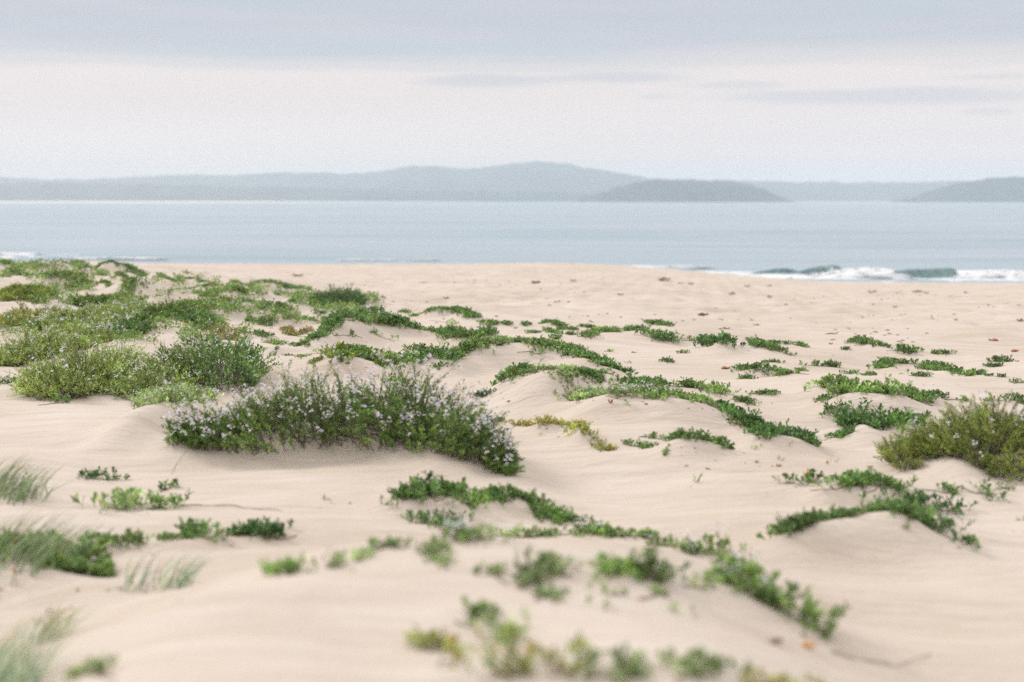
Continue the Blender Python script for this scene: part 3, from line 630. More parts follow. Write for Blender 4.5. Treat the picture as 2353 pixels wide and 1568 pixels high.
# ---- near left
P('Z4', [(560, 200), (650, 212), (720, 215), (790, 205)], 0, 75, .13, 1.0, 'L', 'dd', 0, 'dark green row of upright leaves, back of the left near plant')
P('Z4', [(700, 405), (800, 410), (900, 400)], 0, 200, .28, 1.0, 'L', 'p', 0, 'grey green open plant in front of the dark row, near left')
P('Z4', [(970, 405), (1020, 412), (1060, 390)], 0, 120, .14, 1.1, 'L', 'g', 0, 'small green plant at the right foot of the grey green open plant')
P('Z4', [(1060, 295), (1130, 265)], 0, 85, .08, .8, 'L', 'd', 0, 'leafy shoot leaning right beside the grey green open plant')
P('Z4', [(2178, 346), (2200, 346)], 0, 34, .04, .8, 'L', 'br', 0, 'dark little seedling alone on the smooth sand in front of the largest bush', 'seedling')
P('Z4', [(560, 655), (650, 655), (730, 652)], 60, 95, .16, .8, 'L', 'g', 0, 'first leafy plant along the crest of the low left mound')
P('Z4', [(850, 652), (930, 650)], 60, 90, .12, .8, 'L', 'g', 0, 'second leafy plant along the crest of the low left mound')
P('Z4', [(1090, 652), (1160, 640), (1250, 625)], 70, 70, .14, .8, 'L', 'd', 0, 'third plant, low and curved, on the low left mound')
P('Z4', [(1290, 618), (1380, 612), (1460, 608)], 70, 125, .16, .7, 'L', 'd', 0, 'fourth and tallest plant on the low left mound')
P('Z4', [(1480, 608), (1560, 612), (1630, 620)], 60, 90, .14, .8, 'L', 'dd', 0, 'fifth dark plant on the low left mound')
P('Z4', [(1690, 600), (1760, 630), (1860, 650), (1960, 635)], 30, 120, .16, .75, 'L', 'dd', 0, 'right end group of dark leaves on the low left mound')
P('Z4', [(1760, 830), (1840, 832), (1920, 840)], 0, 95, .12, .8, 'L', 'g', 0, 'blurred plant right below the low left mound')
P('Z4', [(2085, 770), (2120, 775)], 0, 110, .06, .8, 'L', 'p', 0, 'blurred upright sprig right of the plant below the low left mound')
P('Z4', [(2210, 790), (2245, 775)], 0, 110, .05, .6, 'L', 'p', 0, 'blurred second upright sprig before the foreground dune slope')
P('Z4', [(0, 750), (100, 750), (220, 775), (330, 800)], 50, 120, .3, .9, 'C', 'g', 0, 'blurred leafy bank cut by the left edge under tall grass', 'leafy_bush')
P('Z4', [(350, 810), (440, 835), (540, 870), (640, 880)], 30, 110, .2, .7, 'C', 'g', 0, 'blurred tail of the leafy bank running right', 'leafy_bush')
P('Z4', [(540, 1480), (640, 1510), (760, 1530)], 0, 90, .12, .5, 'L', 'p', 0, 'very blurred pale green leaves at the bottom left')
P('Z4', [(360, 1095), (400, 1095)], 0, 75, .08, .8, 'F', 'br', 0, 'blurred brown tuft on the near left sand slope')
P('Z4', [(0, 960), (40, 950)], 0, 130, .08, .6, 'F', 'rd', 0, 'blurred reddish dead plant at the left edge under the leafy bank')
P('Z4', [(270, 1150), (320, 1150)], 0, 70, .06, .5, 'F', 'rd', 0, 'blurred reddish scrap plant below the brown tuft')

# grass
P('Z4', [(-120, 260), (0, 300), (100, 330), (230, 352)], 0, 200, .22, .2, 'G', 'gg', 0, 'wispy grey green grass tuft leaning right at the left edge', 'grass_tuft')
P('Z4', [(-150, 740), (0, 745), (120, 755), (260, 780), (400, 800)], 0, 300, .25, .13, 'G', 'gg', 0, 'tall blurred grass fan above the leafy bank at the left edge', 'grass_tuft')
P('Z4', [(-250, 1680), (-100, 1660), (50, 1650), (180, 1650)], 0, 480, .22, .12, 'G', 'gt', 0, 'very blurred grass clump filling the bottom left corner', 'grass_tuft')
P('Z4', [(760, 920), (900, 930), (1040, 935), (1200, 930)], 0, 230, .2, .012, 'G', 'gt', 0, 'faint blurred grass blades on the slope below the low left mound', 'grass_tuft')
P('Z4', [(160, 1300), (240, 1280), (320, 1290)], 0, 220, .12, .03, 'G', 'gy', 0, 'thin blurred grass with yellow and red bits on the near left slope', 'grass_tuft')

# ---- bare crests (frame, crest points, foot offset)
MOUNDS += [
    ('Z1', [(640, 1330), (780, 1260), (920, 1180), (1060, 1110), (1170, 1085), (1250, 1090)], 85),
    ('Z5', [(640, 170), (760, 130), (860, 112), (960, 150), (1080, 180)], 50),
    ('Z4', [(-60, 760), (60, 752), (160, 775), (300, 815), (450, 860), (620, 905), (750, 930), (950, 950)], 110),
    ('A', [(60, 470), (180, 430), (300, 412), (400, 440), (480, 500)], 80),
    ('A', [(800, 215), (890, 200), (1000, 240)], 50), ('A', [(1010, 165), (1150, 155), (1260, 165), (1340, 215)], 70),
    ('A', [(500, 285), (600, 248), (720, 300)], 110), ('A', [(950, 340), (1030, 315), (1150, 385)], 55),
    ('A', [(1160, 320), (1280, 290), (1400, 330)], 50), ('A', [(1200, 385), (1400, 350), (1600, 375), (1750, 425)], 90),
    ('A', [(1520, 290), (1650, 270), (1850, 340)], 60), ('A', [(1940, 510), (2100, 475), (2340, 480)], 60),
    ('A', [(1320, 750), (1440, 707), (1600, 755)], 90), ('A', [(2130, 655), (2340, 632)], 40), ('A', [(270, 155), (450, 148), (640, 155)], 50),
    ('A', [(350, 560), (600, 560), (760, 500)], 40),
    ('B', [(30, 515), (250, 492), (450, 462)], 55), ('B', [(930, 495), (1080, 465), (1230, 478)], 40), ('B', [(1120, 420), (1200, 408), (1280, 418)], 30),
    ('B', [(750, 550), (850, 522), (950, 565)], 90), ('B', [(480, 850), (650, 828), (850, 848), (1000, 852)], 60),
    ('B', [(1760, 660), (1900, 640), (2050, 660)], 90), ('B', [(1230, 1120), (1340, 1045), (1500, 1028), (1700, 1032), (1850, 1110)], 90),
    ('Z2', [(0, 612), (150, 590), (270, 612)], 40),
    ('Z2', [(1350, 800), (1550, 755), (1700, 800), (1800, 850)], 60),
    ('Z3', [(1180, 1010), (1350, 1012), (1520, 1035)], 60), ('Z3', [(640, 1300), (720, 1276), (820, 1300)], 60),
    ('Z3', [(1600, 1500), (1700, 1480), (1950, 1488), (2200, 1478)], 60),
]
# the large foreground dune: crest with an explicit height (m)
BIG = [('Z5', [(-350, 860), (-100, 810), (120, 790), (350, 730), (600, 665), (720, 640), (850, 622), (1100, 606), (1400, 592), (1700, 578), (1880, 584), (2060, 592), (2200, 625)], .46),
       ('Z6', [(0, 660), (130, 690), (300, 725), (450, 850), (600, 990), (760, 1110)], .34),
       ('Z5', [(-1700, 1780), (-900, 1700), (-300, 1640), (300, 1610), (900, 1560), (1500, 1545), (2100, 1545), (2400, 1560)], .50)]

# ------------------------------------------------------------------ terrain
SLOPE = .62
anchors = []      # X, Y, target height above base, sx, sy
def add_ridge(pts, foot_px, H_fixed=None, key=None):
    """pts in display pixels along the crest; returns world crest points."""
    q = resample(pts, 15); s = np.linspace(0, 1, 15)
    Hs = []
    for (x, y) in q:
        Hs.append(H_fixed if H_fixed is not None else min(auto_h(y, y + foot_px), .55))
    Hs = np.array(Hs)
    if H_fixed is None: Hs = Hs * (.30 + .70 * np.sin(np.pi * np.clip(s, .04, .96)) ** .6)
    Wp = np.array([solve(x, y, h) for (x, y), h in zip(q, Hs)])
    run = max(Hs.max() / SLOPE, .10)
    ln = np.linalg.norm(np.diff(Wp[:, :2], axis=0), axis=1).sum()
    n = int(np.clip(ln / (run * .7), 3, 16))
    P4 = resample(np.c_[Wp[:, 0], Wp[:, 1], Hs], n)
    sp = ln / max(n - 1, 1)
    for X, Y, h in P4:
        anchors.append((X, Y, h, max(run * .55, sp * .75), run * (.62 if H_fixed is None else .75)))
    return Wp
for (fr, pts, foot) in MOUNDS: add_ridge(pxs(fr, pts), foot * FR[fr][0] * FT[fr])
for (fr, pts, hh) in BIG: add_ridge(pxs(fr, pts), 0, hh)
for e in exec_list:
    if e[2] > 0: add_ridge(pxs(e[0], e[1]), e[2] * FR[e[0]][0] * FT[e[0]])
AN = np.array(anchors)
def rbf_mat(X, Y, A):
    dx = (X[:, None] - A[None, :, 0]) / A[None, :, 3]; dy = (Y[:, None] - A[None, :, 1])
    sy = np.where(dy < 0, A[None, :, 4], A[None, :, 4] * 1.5)        # short face to the camera, long lee
    return np.exp(-.5 * (dx * dx + (dy / sy) ** 2))
Mx = rbf_mat(AN[:, 0], AN[:, 1], AN)
amp = AN[:, 2] * .5
den = Mx.sum(1)
for it in range(120):
    res = AN[:, 2] - Mx @ amp
    amp = amp + .9 * res / np.maximum(den, 1)
    amp = np.clip(amp, -.05, .5)

nrng = np.random.default_rng(11)
def waves(n, wl, seed, sx=1.0):
    r = np.random.default_rng(seed); th = r.uniform(0, 2 * np.pi, n); w = wl * r.uniform(.6, 1.6, n)
    return [(np.cos(t) * 2 * np.pi / l * sx, np.sin(t) * 2 * np.pi / l, r.uniform(0, 6.28)) for t, l in zip(th, w)]
W1, W2, W3, W4 = waves(9, 2.6, 1, .7), waves(12, .75, 2, .5), waves(14, .9, 3), waves(12, .26, 5, .45)
def wsum(ws, X, Y):
    s = 0
    for kx, ky, p in ws: s = s + np.sin(kx * X + ky * Y + p)
    return s / math.sqrt(len(ws) / 2)
def detail(X, Y):
    near = 1 - sstep(Y, 22, 40); beach = sstep(Y, 16, 30)
    z = (.034 * wsum(W1, X, Y)) * near + .012 * wsum(W2, X, Y) * near + .003 * wsum(W4, X, Y) * (1 - sstep(Y, 9, 14))
    f = wsum(W3, X, Y); f2 = wsum(W2, X + 31, Y)
    z = z + beach * (.034 * np.clip(f, -1.6, .8) + .02 * np.clip(f2, -1.4, .7)) * (1 - sstep(Y, 85, 95))
    return z

rows = [-8.0]
while rows[-1] < 175: rows.append(rows[-1] + (.35 if rows[-1] < 1 else .016 + .0042 * rows[-1]))
RY = np.array(rows); NC = 1101
U = np.linspace(-1, 1, NC); US = np.sign(U) * np.abs(U) ** 1.5
RW = 8 + 1.0 * (RY + 8)
GX = RW[:, None] * US[None]; GY = np.repeat(RY[:, None], NC, 1)
GZ = base(GX, GY)
for (X, Y, h, sx, sy), a in zip(AN, amp):
    r0, r1 = np.searchsorted(RY, [Y - 4 * sy, Y + 6 * sy])
    if r1 <= r0: continue
    wmin = RW[r0:r1].min(); wmax = RW[r0:r1].max()
    lo = min((X - 4 * sx) / wmin, (X - 4 * sx) / wmax); hi = max((X + 4 * sx) / wmin, (X + 4 * sx) / wmax)
    c0, c1 = np.searchsorted(US, [lo, hi])
    gx, gy = GX[r0:r1, c0:c1], GY[r0:r1, c0:c1]
    dy = gy - Y
    GZ[r0:r1, c0:c1] += a * np.exp(-.5 * (((gx - X) / sx) ** 2 + (dy / np.where(dy < 0, sy, sy * 1.5)) ** 2))
GZ += detail(GX, GY)
def ground(X, Y):
    X = np.asarray(X, float); Y = np.clip(np.asarray(Y, float), RY[0], RY[-1] - .01)
    j = np.clip(np.searchsorted(RY, Y) - 1, 0, len(RY) - 2); fy = (Y - RY[j]) / (RY[j + 1] - RY[j])
    u = X / (8 + (Y + 8)); u = np.sign(u) * np.abs(np.clip(u, -1, 1)) ** (1 / 1.5)
    ci = (u + 1) / 2 * (NC - 1); i = np.clip(ci.astype(int), 0, NC - 2); fx = ci - i
    return (GZ[j, i] * (1 - fx) + GZ[j, i + 1] * fx) * (1 - fy) + (GZ[j + 1, i] * (1 - fx) + GZ[j + 1, i + 1] * fx) * fy
TT = 1.5 * 1.004 ** np.arange(1120)
def hit(x, y, tol=.0022):
    d = ray(x, y); Pp = d[None] * TT[:, None]; Pp[:, 2] += EYE
    g = Pp[:, 2] - ground(Pp[:, 0], Pp[:, 1]) - tol * TT
    i = np.argmax(g < 0) if (g < 0).any() else len(TT) - 1
    return Pp[i]
idx = np.arange(len(RY) * NC).reshape(len(RY), NC)
Fq = np.stack([idx[:-1, :-1], idx[:-1, 1:], idx[1:, 1:], idx[1:, :-1]], -1).reshape(-1, 4)
tag(mesh_obj('sand', np.stack([GX, GY, GZ], -1), Fq, SAND), 'pale pinkish beach sand blown into low dunes and hummocks', kind='structure')

# ------------------------------------------------------------------ leaves, stems, flowers
LF = {  # local x (side), y (along), z (normal)
    'obov': (np.array([[0, 0, 0], [0, .38, .06], [0, .74, .02], [0, 1, -.08], [-.12, .40, .10], [-.22, .76, .09], [.12, .40, .10], [.22, .76, .09]]),
             np.array([[0, 6, 1], [0, 1, 4], [1, 6, 7], [1, 7, 2], [4, 1, 2], [4, 2, 5], [2, 7, 3], [5, 2, 3]])),
    'fine': (np.array([[0, 0, 0], [.075, .5, .05], [0, 1, -.03], [-.075, .5, .05], [0, .5, 0]]),
             np.array([[0, 1, 4], [0, 4, 3], [4, 1, 2], [3, 4, 2]])),
    'lobe': (np.array([[0, 0, 0], [.06, .35, .04], [.20, .62, .05], [.07, .66, .02], [0, 1, -.06], [-.07, .66, .02], [-.20, .55, .05], [-.06, .30, .04]]),
             np.array([[0, 1, 7], [1, 3, 7], [7, 3, 5], [1, 2, 3], [7, 5, 6], [3, 4, 5]])),
}
COLS = {'d': (.140, .250, .060), 'dd': (.100, .205, .050), 'g': (.215, .330, .085), 'p': (.30, .40, .15), 'm': (.140, .235, .045), 'md': (.15, .245, .045),
        'lo': (.33, .43, .11), 'o': (.27, .345, .07), 'y': (.40, .40, .10), 'yo': (.33, .38, .09), 'br': (.23, .23, .07), 't': (.27, .41, .28),
        'rd': (.36, .16, .08), 'gg': (.26, .33, .18), 'gt': (.30, .41, .25), 'gy': (.48, .48, .32)}
def norm(v): return v / np.maximum(np.linalg.norm(v, axis=-1, keepdims=True), 1e-9)
def place(tmpl, P0, D, Sd, L, wid=1.0):
    V, F = LF[tmpl]; Nn = np.cross(Sd, D)
    n = len(P0)
    v = P0[:, None] + L[:, None, None] * (V[None, :, 0, None] * wid * Sd[:, None] + V[None, :, 1, None] * D[:, None] + V[None, :, 2, None] * Nn[:, None])
    f = F[None] + (np.arange(n) * len(V))[:, None, None]
    return v.reshape(-1, 3), f.reshape(-1, 3), len(V)
def tubes(A, B, r0, r1, bend):
    n = len(A); ax = norm(B - A); s = norm(np.cross(ax, np.array([.3, .5, .81]))); t = np.cross(ax, s)
    M = (A + B) / 2 + bend
    rings = []
    for C, r in ((A, r0), (M, (r0 + r1) / 2), (B, r1)):
        for k in range(3):
            a = k * 2.0944; rings.append(C + (math.cos(a) * s + math.sin(a) * t) * r)
    V = np.stack(rings, 1); F = []
    for j in (0, 3):
        for k in range(3):
            a, b = j + k, j + (k + 1) % 3
            F += [[a, b, b + 3], [a, b + 3, a + 3]]
    F = np.array(F)[None] + (np.arange(n) * 9)[:, None, None]
    return V.reshape(-1, 3), F.reshape(-1, 3)
def leafcols(base_c, n, r, warm=.02, var=.22):
    c = np.array(base_c)[None] * np.exp(r.normal(0, var + .06, (n, 1))) * (1 + r.normal(0, .06, (n, 3)))
    y = r.random(n) < warm
    c[y] = np.array([.62, .33, .05]) * r.uniform(.6, 1.1, (y.sum(), 1))
    pale = r.random(n) < .10
    c[pale] = c[pale] * 1.3 + np.array([.05, .05, .02])
    return np.clip(c, .01, .9)
STY = {  # leaf template, leaves per shoot, leaf length as share of shoot, width, tilt, shoots factor, t0
    'L': ('obov', 8, .40, .95, .62, .62, .12), 'C': ('obov', 12, .26, .9, .50, .60, .25), 'B': ('lobe', 20, .20, 1.0, .55, .50, .18),
    'N': ('fine', 30, .16, 1.3, .50, .50, .12), 'F': ('lobe', 12, .34, .9, .60, .55, .10), 'S': ('fine', 6, .35, 1.6, .4, .5, .2)}
def curve_pts(line, n, r):
    s = np.r_[0, np.cumsum(np.linalg.norm(np.diff(line[:, :2], axis=0), axis=1))]
    u = r.uniform(0, s[-1], n)
    return np.stack([np.interp(u, s, line[:, i]) for i in range(2)], 1), u / max(s[-1], 1e-6), s[-1]
nplants = 0
def plant(e, k):
    global nplants
    fr, pts, foot, h, dep, dens, st, col, fl, label, name = e
    r = np.random.default_rng(1000 + k)
    px = pxs(fr, pts)
    q = resample(px, 9)
    if foot > 0:
        pk = foot * FR[fr][0] * FT[fr]; s9 = np.linspace(0, 1, 9)
        line = []
        for (x, y), s_ in zip(q, s9):
            H = min(auto_h(y, y + pk), .55) * (.30 + .70 * math.sin(math.pi * min(max(s_, .04), .96)) ** .6)
            a = solve(x, y, H); b = hit(x, y)
            line.append(a if abs(a[1] - b[1]) < .35 + .04 * a[1] else b)
        line = np.array(line)
    else: line = np.array([hit(x, y) for x, y in q])
    # keep one continuous foot line: drop points that jumped behind a crest
    med = np.median(line[:, 1]); 
    for i in range(9):
        tgt = np.interp(i, [max(i - 1, 0), min(i + 1, 8)], [line[max(i - 1, 0), 1], line[min(i + 1, 8), 1]])
        if line[i, 1] > 1.35 * med or line[i, 1] < .7 * med:
            sc_ = med / line[i, 1]; line[i] = line[i] * np.array([sc_, sc_, 1])
    Dm = float(np.median(line[:, 1])); Hm = h * FR[fr][0] * K * Dm * (1.3 if st in 'BCN' else (1.12 + .3 * (Dm < 8.5)))
    px_m = K * Dm * 2.3                                            # metres per picture pixel here
    kind = name or 'dune_plant'
    base_c = COLS[col]
    C0 = np.array([line[4, 0], line[4, 1], float(ground(line[4, 0], line[4, 1]))])
    if st == 'G':
        ln = np.linalg.norm(np.diff(line[:, :2], axis=0), axis=1).sum()
        n = int(60 + 1500 * ln * dep * dens * 4)
        n = min(n, 1400)
        xy, u, ln = curve_pts(line, n, r); xy[:, 1] += r.uniform(-.5, .5, n) * dep
        cl = r.integers(0, max(n // 14, 1), n); off = r.normal(0, .035, (n // 14 + 1, 2)); xy += off[cl % len(off)]
        z = ground(xy[:, 0], xy[:, 1]); Lb = Hm * r.uniform(.45, 1.1, n)
        lean = norm(np.c_[r.normal(.24, .22, n), r.normal(0, .2, n), np.ones(n)])
        wv = .0022 + .0014 * r.random(n); m = 6; V = []
        side = norm(np.cross(lean, r.normal(0, 1, (n, 3))))
        for j in range(m):
            t = j / (m - 1); c = np.c_[xy, z] + lean * (Lb * t)[:, None] + np.c_[Lb * .38 * t * t, np.zeros(n), -Lb * .16 * t * t]
            w = wv * (1 - t ** 2 * .9)
            V += [c - side * w[:, None], c + side * w[:, None]]
        V = np.stack(V, 1); F = []
        for j in range(m - 1): F += [[2 * j, 2 * j + 1, 2 * j + 3], [2 * j, 2 * j + 3, 2 * j + 2]]
        F = np.array(F)[None] + (np.arange(n) * 2 * m)[:, None, None]
        cc = np.repeat(leafcols(base_c, n, r, .02 if col != 'gy' else .04), 2 * m, 0)
        o = mesh_obj(kind, V.reshape(-1, 3), F.reshape(-1, 3), LEAF, None, cc, loc=C0)
        tag(o, label, 'grass', 'grass tufts on the near sand'); nplants += 1; return
    T, kl, lshare, wid, tilt, sf, t0 = STY[st]
    bush = st in 'BCN'
    ln = max(np.linalg.norm(np.diff(line[:, :2], axis=0), axis=1).sum(), .02)
    if bush:
        Ls = np.clip(Hm * .62, .10, .34)                             # length of a leafy shoot
        leafL = max(.045 if st == 'C' else .030, px_m * 1.5)
        if st == 'N': leafL = max(.024, px_m * 1.4)
        n = int(np.clip(dens * ln * dep * 1.1 / (leafL ** 2), 80, 4200 if k < 20 else 2000))
    else:
        Ls = Hm * .85
        leafL = float(np.clip(Hm * (.40 if Dm > 8.5 else .30), .018, .046)); leafL = max(leafL, px_m * 1.35)
        n = int(np.clip(dens * dens * ln * dep * (.68 + .45 * (Dm < 7.5)) / (leafL ** 2), 5 + ln * 25 * dens, 600))
        if kind == 'seedling' or ln < .05: n = 3 + (r.random() < .5)
    xy, u, ln = curve_pts(line, n, r)
    prof = np.sin(np.pi * np.clip(u, .03, .97)) ** (.62 if k == 0 else .45)
    if bush:
        v = r.uniform(-1, 1, n); xy[:, 1] += (v * .9 + .35) * dep * prof
        z = ground(xy[:, 0], xy[:, 1])
        lump = .80 + .18 * wsum(waves(5, .6, k + 50), xy[:, 0], xy[:, 1]) + .15 * wsum(waves(5, .17, k + 51), xy[:, 0], xy[:, 1])
        dome = np.sqrt(np.clip(1 - .8 * v * v, 0, 1)) * prof * lump
        topz = Hm * dome * .95
        w = r.uniform(.05, 1, n) ** .62                                   # where in the volume the shoot ends
        P0 = np.c_[xy, z + np.maximum(topz - Ls, 0) * w]
        lat = np.c_[(u - .5) * 1.5, v * .9, np.full(n, 1.0)]
        D = norm(lat + r.normal(0, .38, (n, 3))); D[:, 2] = np.abs(D[:, 2]) * .9 + .12; D = norm(D)
        Lsh = np.minimum(Ls, topz * 1.0 + .03) * r.uniform(.7, 1.15, n)
    else:
        nt = max(n // 5, 1); tx, tu, _ = curve_pts(line, int(nt * 1.6) + 1, r)
        pr = wsum(waves(5, .9, k + 77), tu * max(ln, .3) * 2.2, tu * 0) + r.normal(0, .6, len(tu)); o_ = np.argsort(-pr)[:nt]; tx, tu = tx[o_], tu[o_]; dep = dep * (.62 if Dm < 9 else .50)
        tx[:, 1] += r.uniform(-.30, .70, nt) * dep
        ti = r.integers(0, nt, n); xy = tx[ti] + r.normal(0, 1, (n, 2)) * np.array([1.1, 1.2]) * min(leafL * 1.1, dep)
        u = tu[ti]; z = ground(xy[:, 0], xy[:, 1]); P0 = np.c_[xy, z - .004]
        th = (r.uniform(.32, 1.15, nt) + (r.random(nt) < .12) * .45)[ti] * (.72 + .28 * np.sin(np.pi * u))
        D = norm(np.c_[r.normal(.05, tilt, n), r.normal(0, tilt, n), np.ones(n)])
        Lsh = Ls * th * r.uniform(.7, 1.15, n)
    Kl = kl if not (Dm > 22) else max(kl * 2 // 3, 5)
    if kind == 'seedling' or ln < .05: Kl = 5
    # leaves along every shoot
    sid = np.repeat(np.arange(n), Kl); kk = np.tile(np.arange(Kl), n)
    t = t0 + (1 - t0) * ((kk + r.random(n * Kl)) / Kl) ** .8
    Dk = D[sid]; L_ = Lsh[sid]
    a1 = norm(np.cross(Dk, np.array([.2, .9, .3]))); a2 = np.cross(Dk, a1)
    phi = kk * 2.4 + sid * 1.7 + r.normal(0, .4, len(kk))
    rad = a1 * np.cos(phi)[:, None] + a2 * np.sin(phi)[:, None]
    el = .35 + .75 * t + r.normal(0, .25, len(kk))
    ld = norm(rad * np.cos(el)[:, None] + Dk * np.sin(el)[:, None] + np.array([0, 0, .18]))
    droop = np.zeros((len(kk), 3)); droop[:, 2] = -.16 * L_ * t * t
    curv = norm(np.c_[D[:, :2], np.zeros(n)])[sid] * (.12 * L_ * t * t)[:, None]
    lp = P0[sid] + Dk * (L_ * t)[:, None] + droop + curv
    sd_ = norm(np.cross(ld, Dk) + r.normal(0, .25, (len(kk), 3))); sd_ = norm(sd_ - (sd_ * ld).sum(1, keepdims=True) * ld)
    size = leafL * r.uniform(.65, 1.25, len(kk)) * (.75 + .35 * np.sin(np.pi * np.clip(t, 0, 1)))
    V, F, nv = place(T, lp, ld, sd_, size, wid * (1.25 if px_m > leafL * .5 else 1))
    shc = np.exp(r.normal(0, .16, n)); pat = np.exp(.22 * wsum(waves(5, .35, k + 9), P0[:, 0], P0[:, 1]))
    warm = {'br': .12, 'o': .05, 'yo': .12, 'y': .15, 'rd': .2, 'lo': .02}.get(col, .003)
    lc = leafcols(base_c, len(kk), r, warm) * (shc * np.clip(pat, .6, 1.6))[sid][:, None]
    dead = (t < .3) & (r.random(len(t)) < (.14 if bush else .08)); lc[dead] = np.array([.30, .20, .09]) * r.uniform(.6, 1.2, (dead.sum(), 1))
    cc = np.repeat(lc, nv, 0)
    # stems
    stv, stf = tubes(P0 - np.array([0, 0, .01]), P0 + D * Lsh[:, None] + np.c_[np.zeros((n, 2)), -.16 * Lsh] , .0022 + .0015 * bush, .001,
                     np.c_[np.zeros((n, 2)), .04 * Lsh])
    scol = np.array([.16, .20, .08]) if not bush else np.array([.17, .15, .09])
    if bush:      # woody main branches from the foot line out to the shoots
        nb = n // 4; sel = r.integers(0, n, nb)
        root = P0[sel].copy(); root[:, :2] = line[np.clip((u[sel] * 8 + r.normal(0, .6, nb)).astype(int), 0, 8), :2]
        root[:, 2] = ground(root[:, 0], root[:, 1]) - .02
        bv, bf = tubes(root, P0[sel] + .02, .0045, .002, np.c_[np.zeros((nb, 2)), -.1 * (P0[sel, 2] - root[:, 2])])
        stf = np.r_[stf, bf + len(stv)]; stv = np.r_[stv, bv]
    else:         # the runner the shoots grow from, just showing on the sand
        rp = resample(np.c_[line[:, :2], np.zeros(9)], 9); rp[:, 2] = ground(rp[:, 0], rp[:, 1]) + .002
        if ln > .05:
            bv, bf = tubes(rp[:-1], rp[1:], .004, .004, np.zeros((8, 3))); stf = np.r_[stf, bf + len(stv)]; stv = np.r_[stv, bv]
            i8 = np.clip(tu * 8, 0, 7.99); i0 = i8.astype(int); f8 = (i8 - i0)[:, None]; ra = rp[i0] * (1 - f8) + rp[i0 + 1] * f8
            rb = np.c_[tx, ground(tx[:, 0], tx[:, 1]) + .002]; bv, bf = tubes(ra, rb, .0025, .002, np.zeros((len(ra), 3)))
            stf = np.r_[stf, bf + len(stv)]; stv = np.r_[stv, bv]; nrun = 8 + len(ra)
    sc_c = np.repeat(np.tile(scol, (len(stv) // 9, 1)) * r.uniform(.6, 1.3, (len(stv) // 9, 1)), 9, 0)
    if not bush and ln > .05: sc_c[-9 * nrun:] = (.26, .18, .11)
    small = (h * FR[fr][0] * (9.0 if bush else 1) < 22) or n < 8
    cat = {'flowering_bush': 'bush', 'leafy_bush': 'bush', 'olive_bush': 'bush', 'seedling': 'seedling'}.get(kind, 'dune plant')
    grp = 'bushes on the dunes' if cat == 'bush' else ('seedlings on open sand' if cat == 'seedling' else 'leafy plants growing in strips over the sand')
    nplants += 1
    if small:
        o = mesh_obj(kind, np.r_[V, stv], np.r_[F, stf + len(V)], LEAF, None, np.r_[cc, sc_c], loc=C0)
        tag(o, label, cat, grp); return
    root = bpy.data.objects.new(kind, None); sc.collection.objects.link(root); root.location = C0; root.empty_display_size = .1
    tag(root, label, cat, grp)
    mesh_obj('foliage', V - C0, F, LEAF, root, cc)
    mesh_obj('stems', stv - C0, stf, STEM, root, sc_c)
    if fl > 0:
        nf = int(n * fl * (.62 if bush else .5)); 
        if bush:                                                     # flowers sit on the outside of the bush
            w_ = np.argsort(-(P0[:, 2] + D[:, 2] * Lsh - z - topz * .55)); sel = w_[:int(n * .68)]; sel = r.choice(sel, nf)
        else: sel = r.integers(0, n, nf)
        tip = P0[sel] + D[sel] * (Lsh[sel] * .95)[:, None] + norm(D[sel] + r.normal(0, .25, (nf, 3)) + np.array([0, 0, .8])) * r.uniform(.005, .05 if bush else .03, nf)[:, None]
        m = 5; ctr = np.repeat(tip, m, 0) + r.normal(0, 1, (nf * m, 3)) * np.array([.009, .009, .011])
        fr_ = max(.0085, px_m * .62) * r.uniform(.75, 1.2, nf * m)
        up = norm(r.normal(0, .45, (nf * m, 3)) + np.array([0, -.35, 1.0])); b1 = norm(np.cross(up, r.normal(0, 1, (nf * m, 3)))); b2 = np.cross(up, b1)
        PV, PF = [], []
        for p in range(4):
            ca, sa = math.cos(p * 1.5708), math.sin(p * 1.5708); d1 = b1 * ca + b2 * sa; d2 = -b1 * sa + b2 * ca
            for (aa, bb, hh) in ((0, 0, 0), (.55, .36, .25), (1.05, 0, .30), (.55, -.36, .25)):
                PV.append(ctr + (d1 * aa + d2 * bb + up * hh) * fr_[:, None])
            PF += [[4 * p, 4 * p + 1, 4 * p + 2], [4 * p, 4 * p + 2, 4 * p + 3]]
        PV = np.stack(PV, 1); PF = np.array(PF)[None] + (np.arange(nf * m) * 16)[:, None, None]
        pc = np.array([.86, .81, .84])[None] * r.uniform(.8, 1.12, (nf * m, 1)); pc[r.random(nf * m) < .12] = (.45, .27, .24)
        pc = np.repeat(np.clip(pc, 0, .93), 16, 0)
        mesh_obj('flowers', PV.reshape(-1, 3) - C0, PF.reshape(-1, 3), PETAL, root, pc)
for k, e in enumerate(exec_list): plant(e, k)

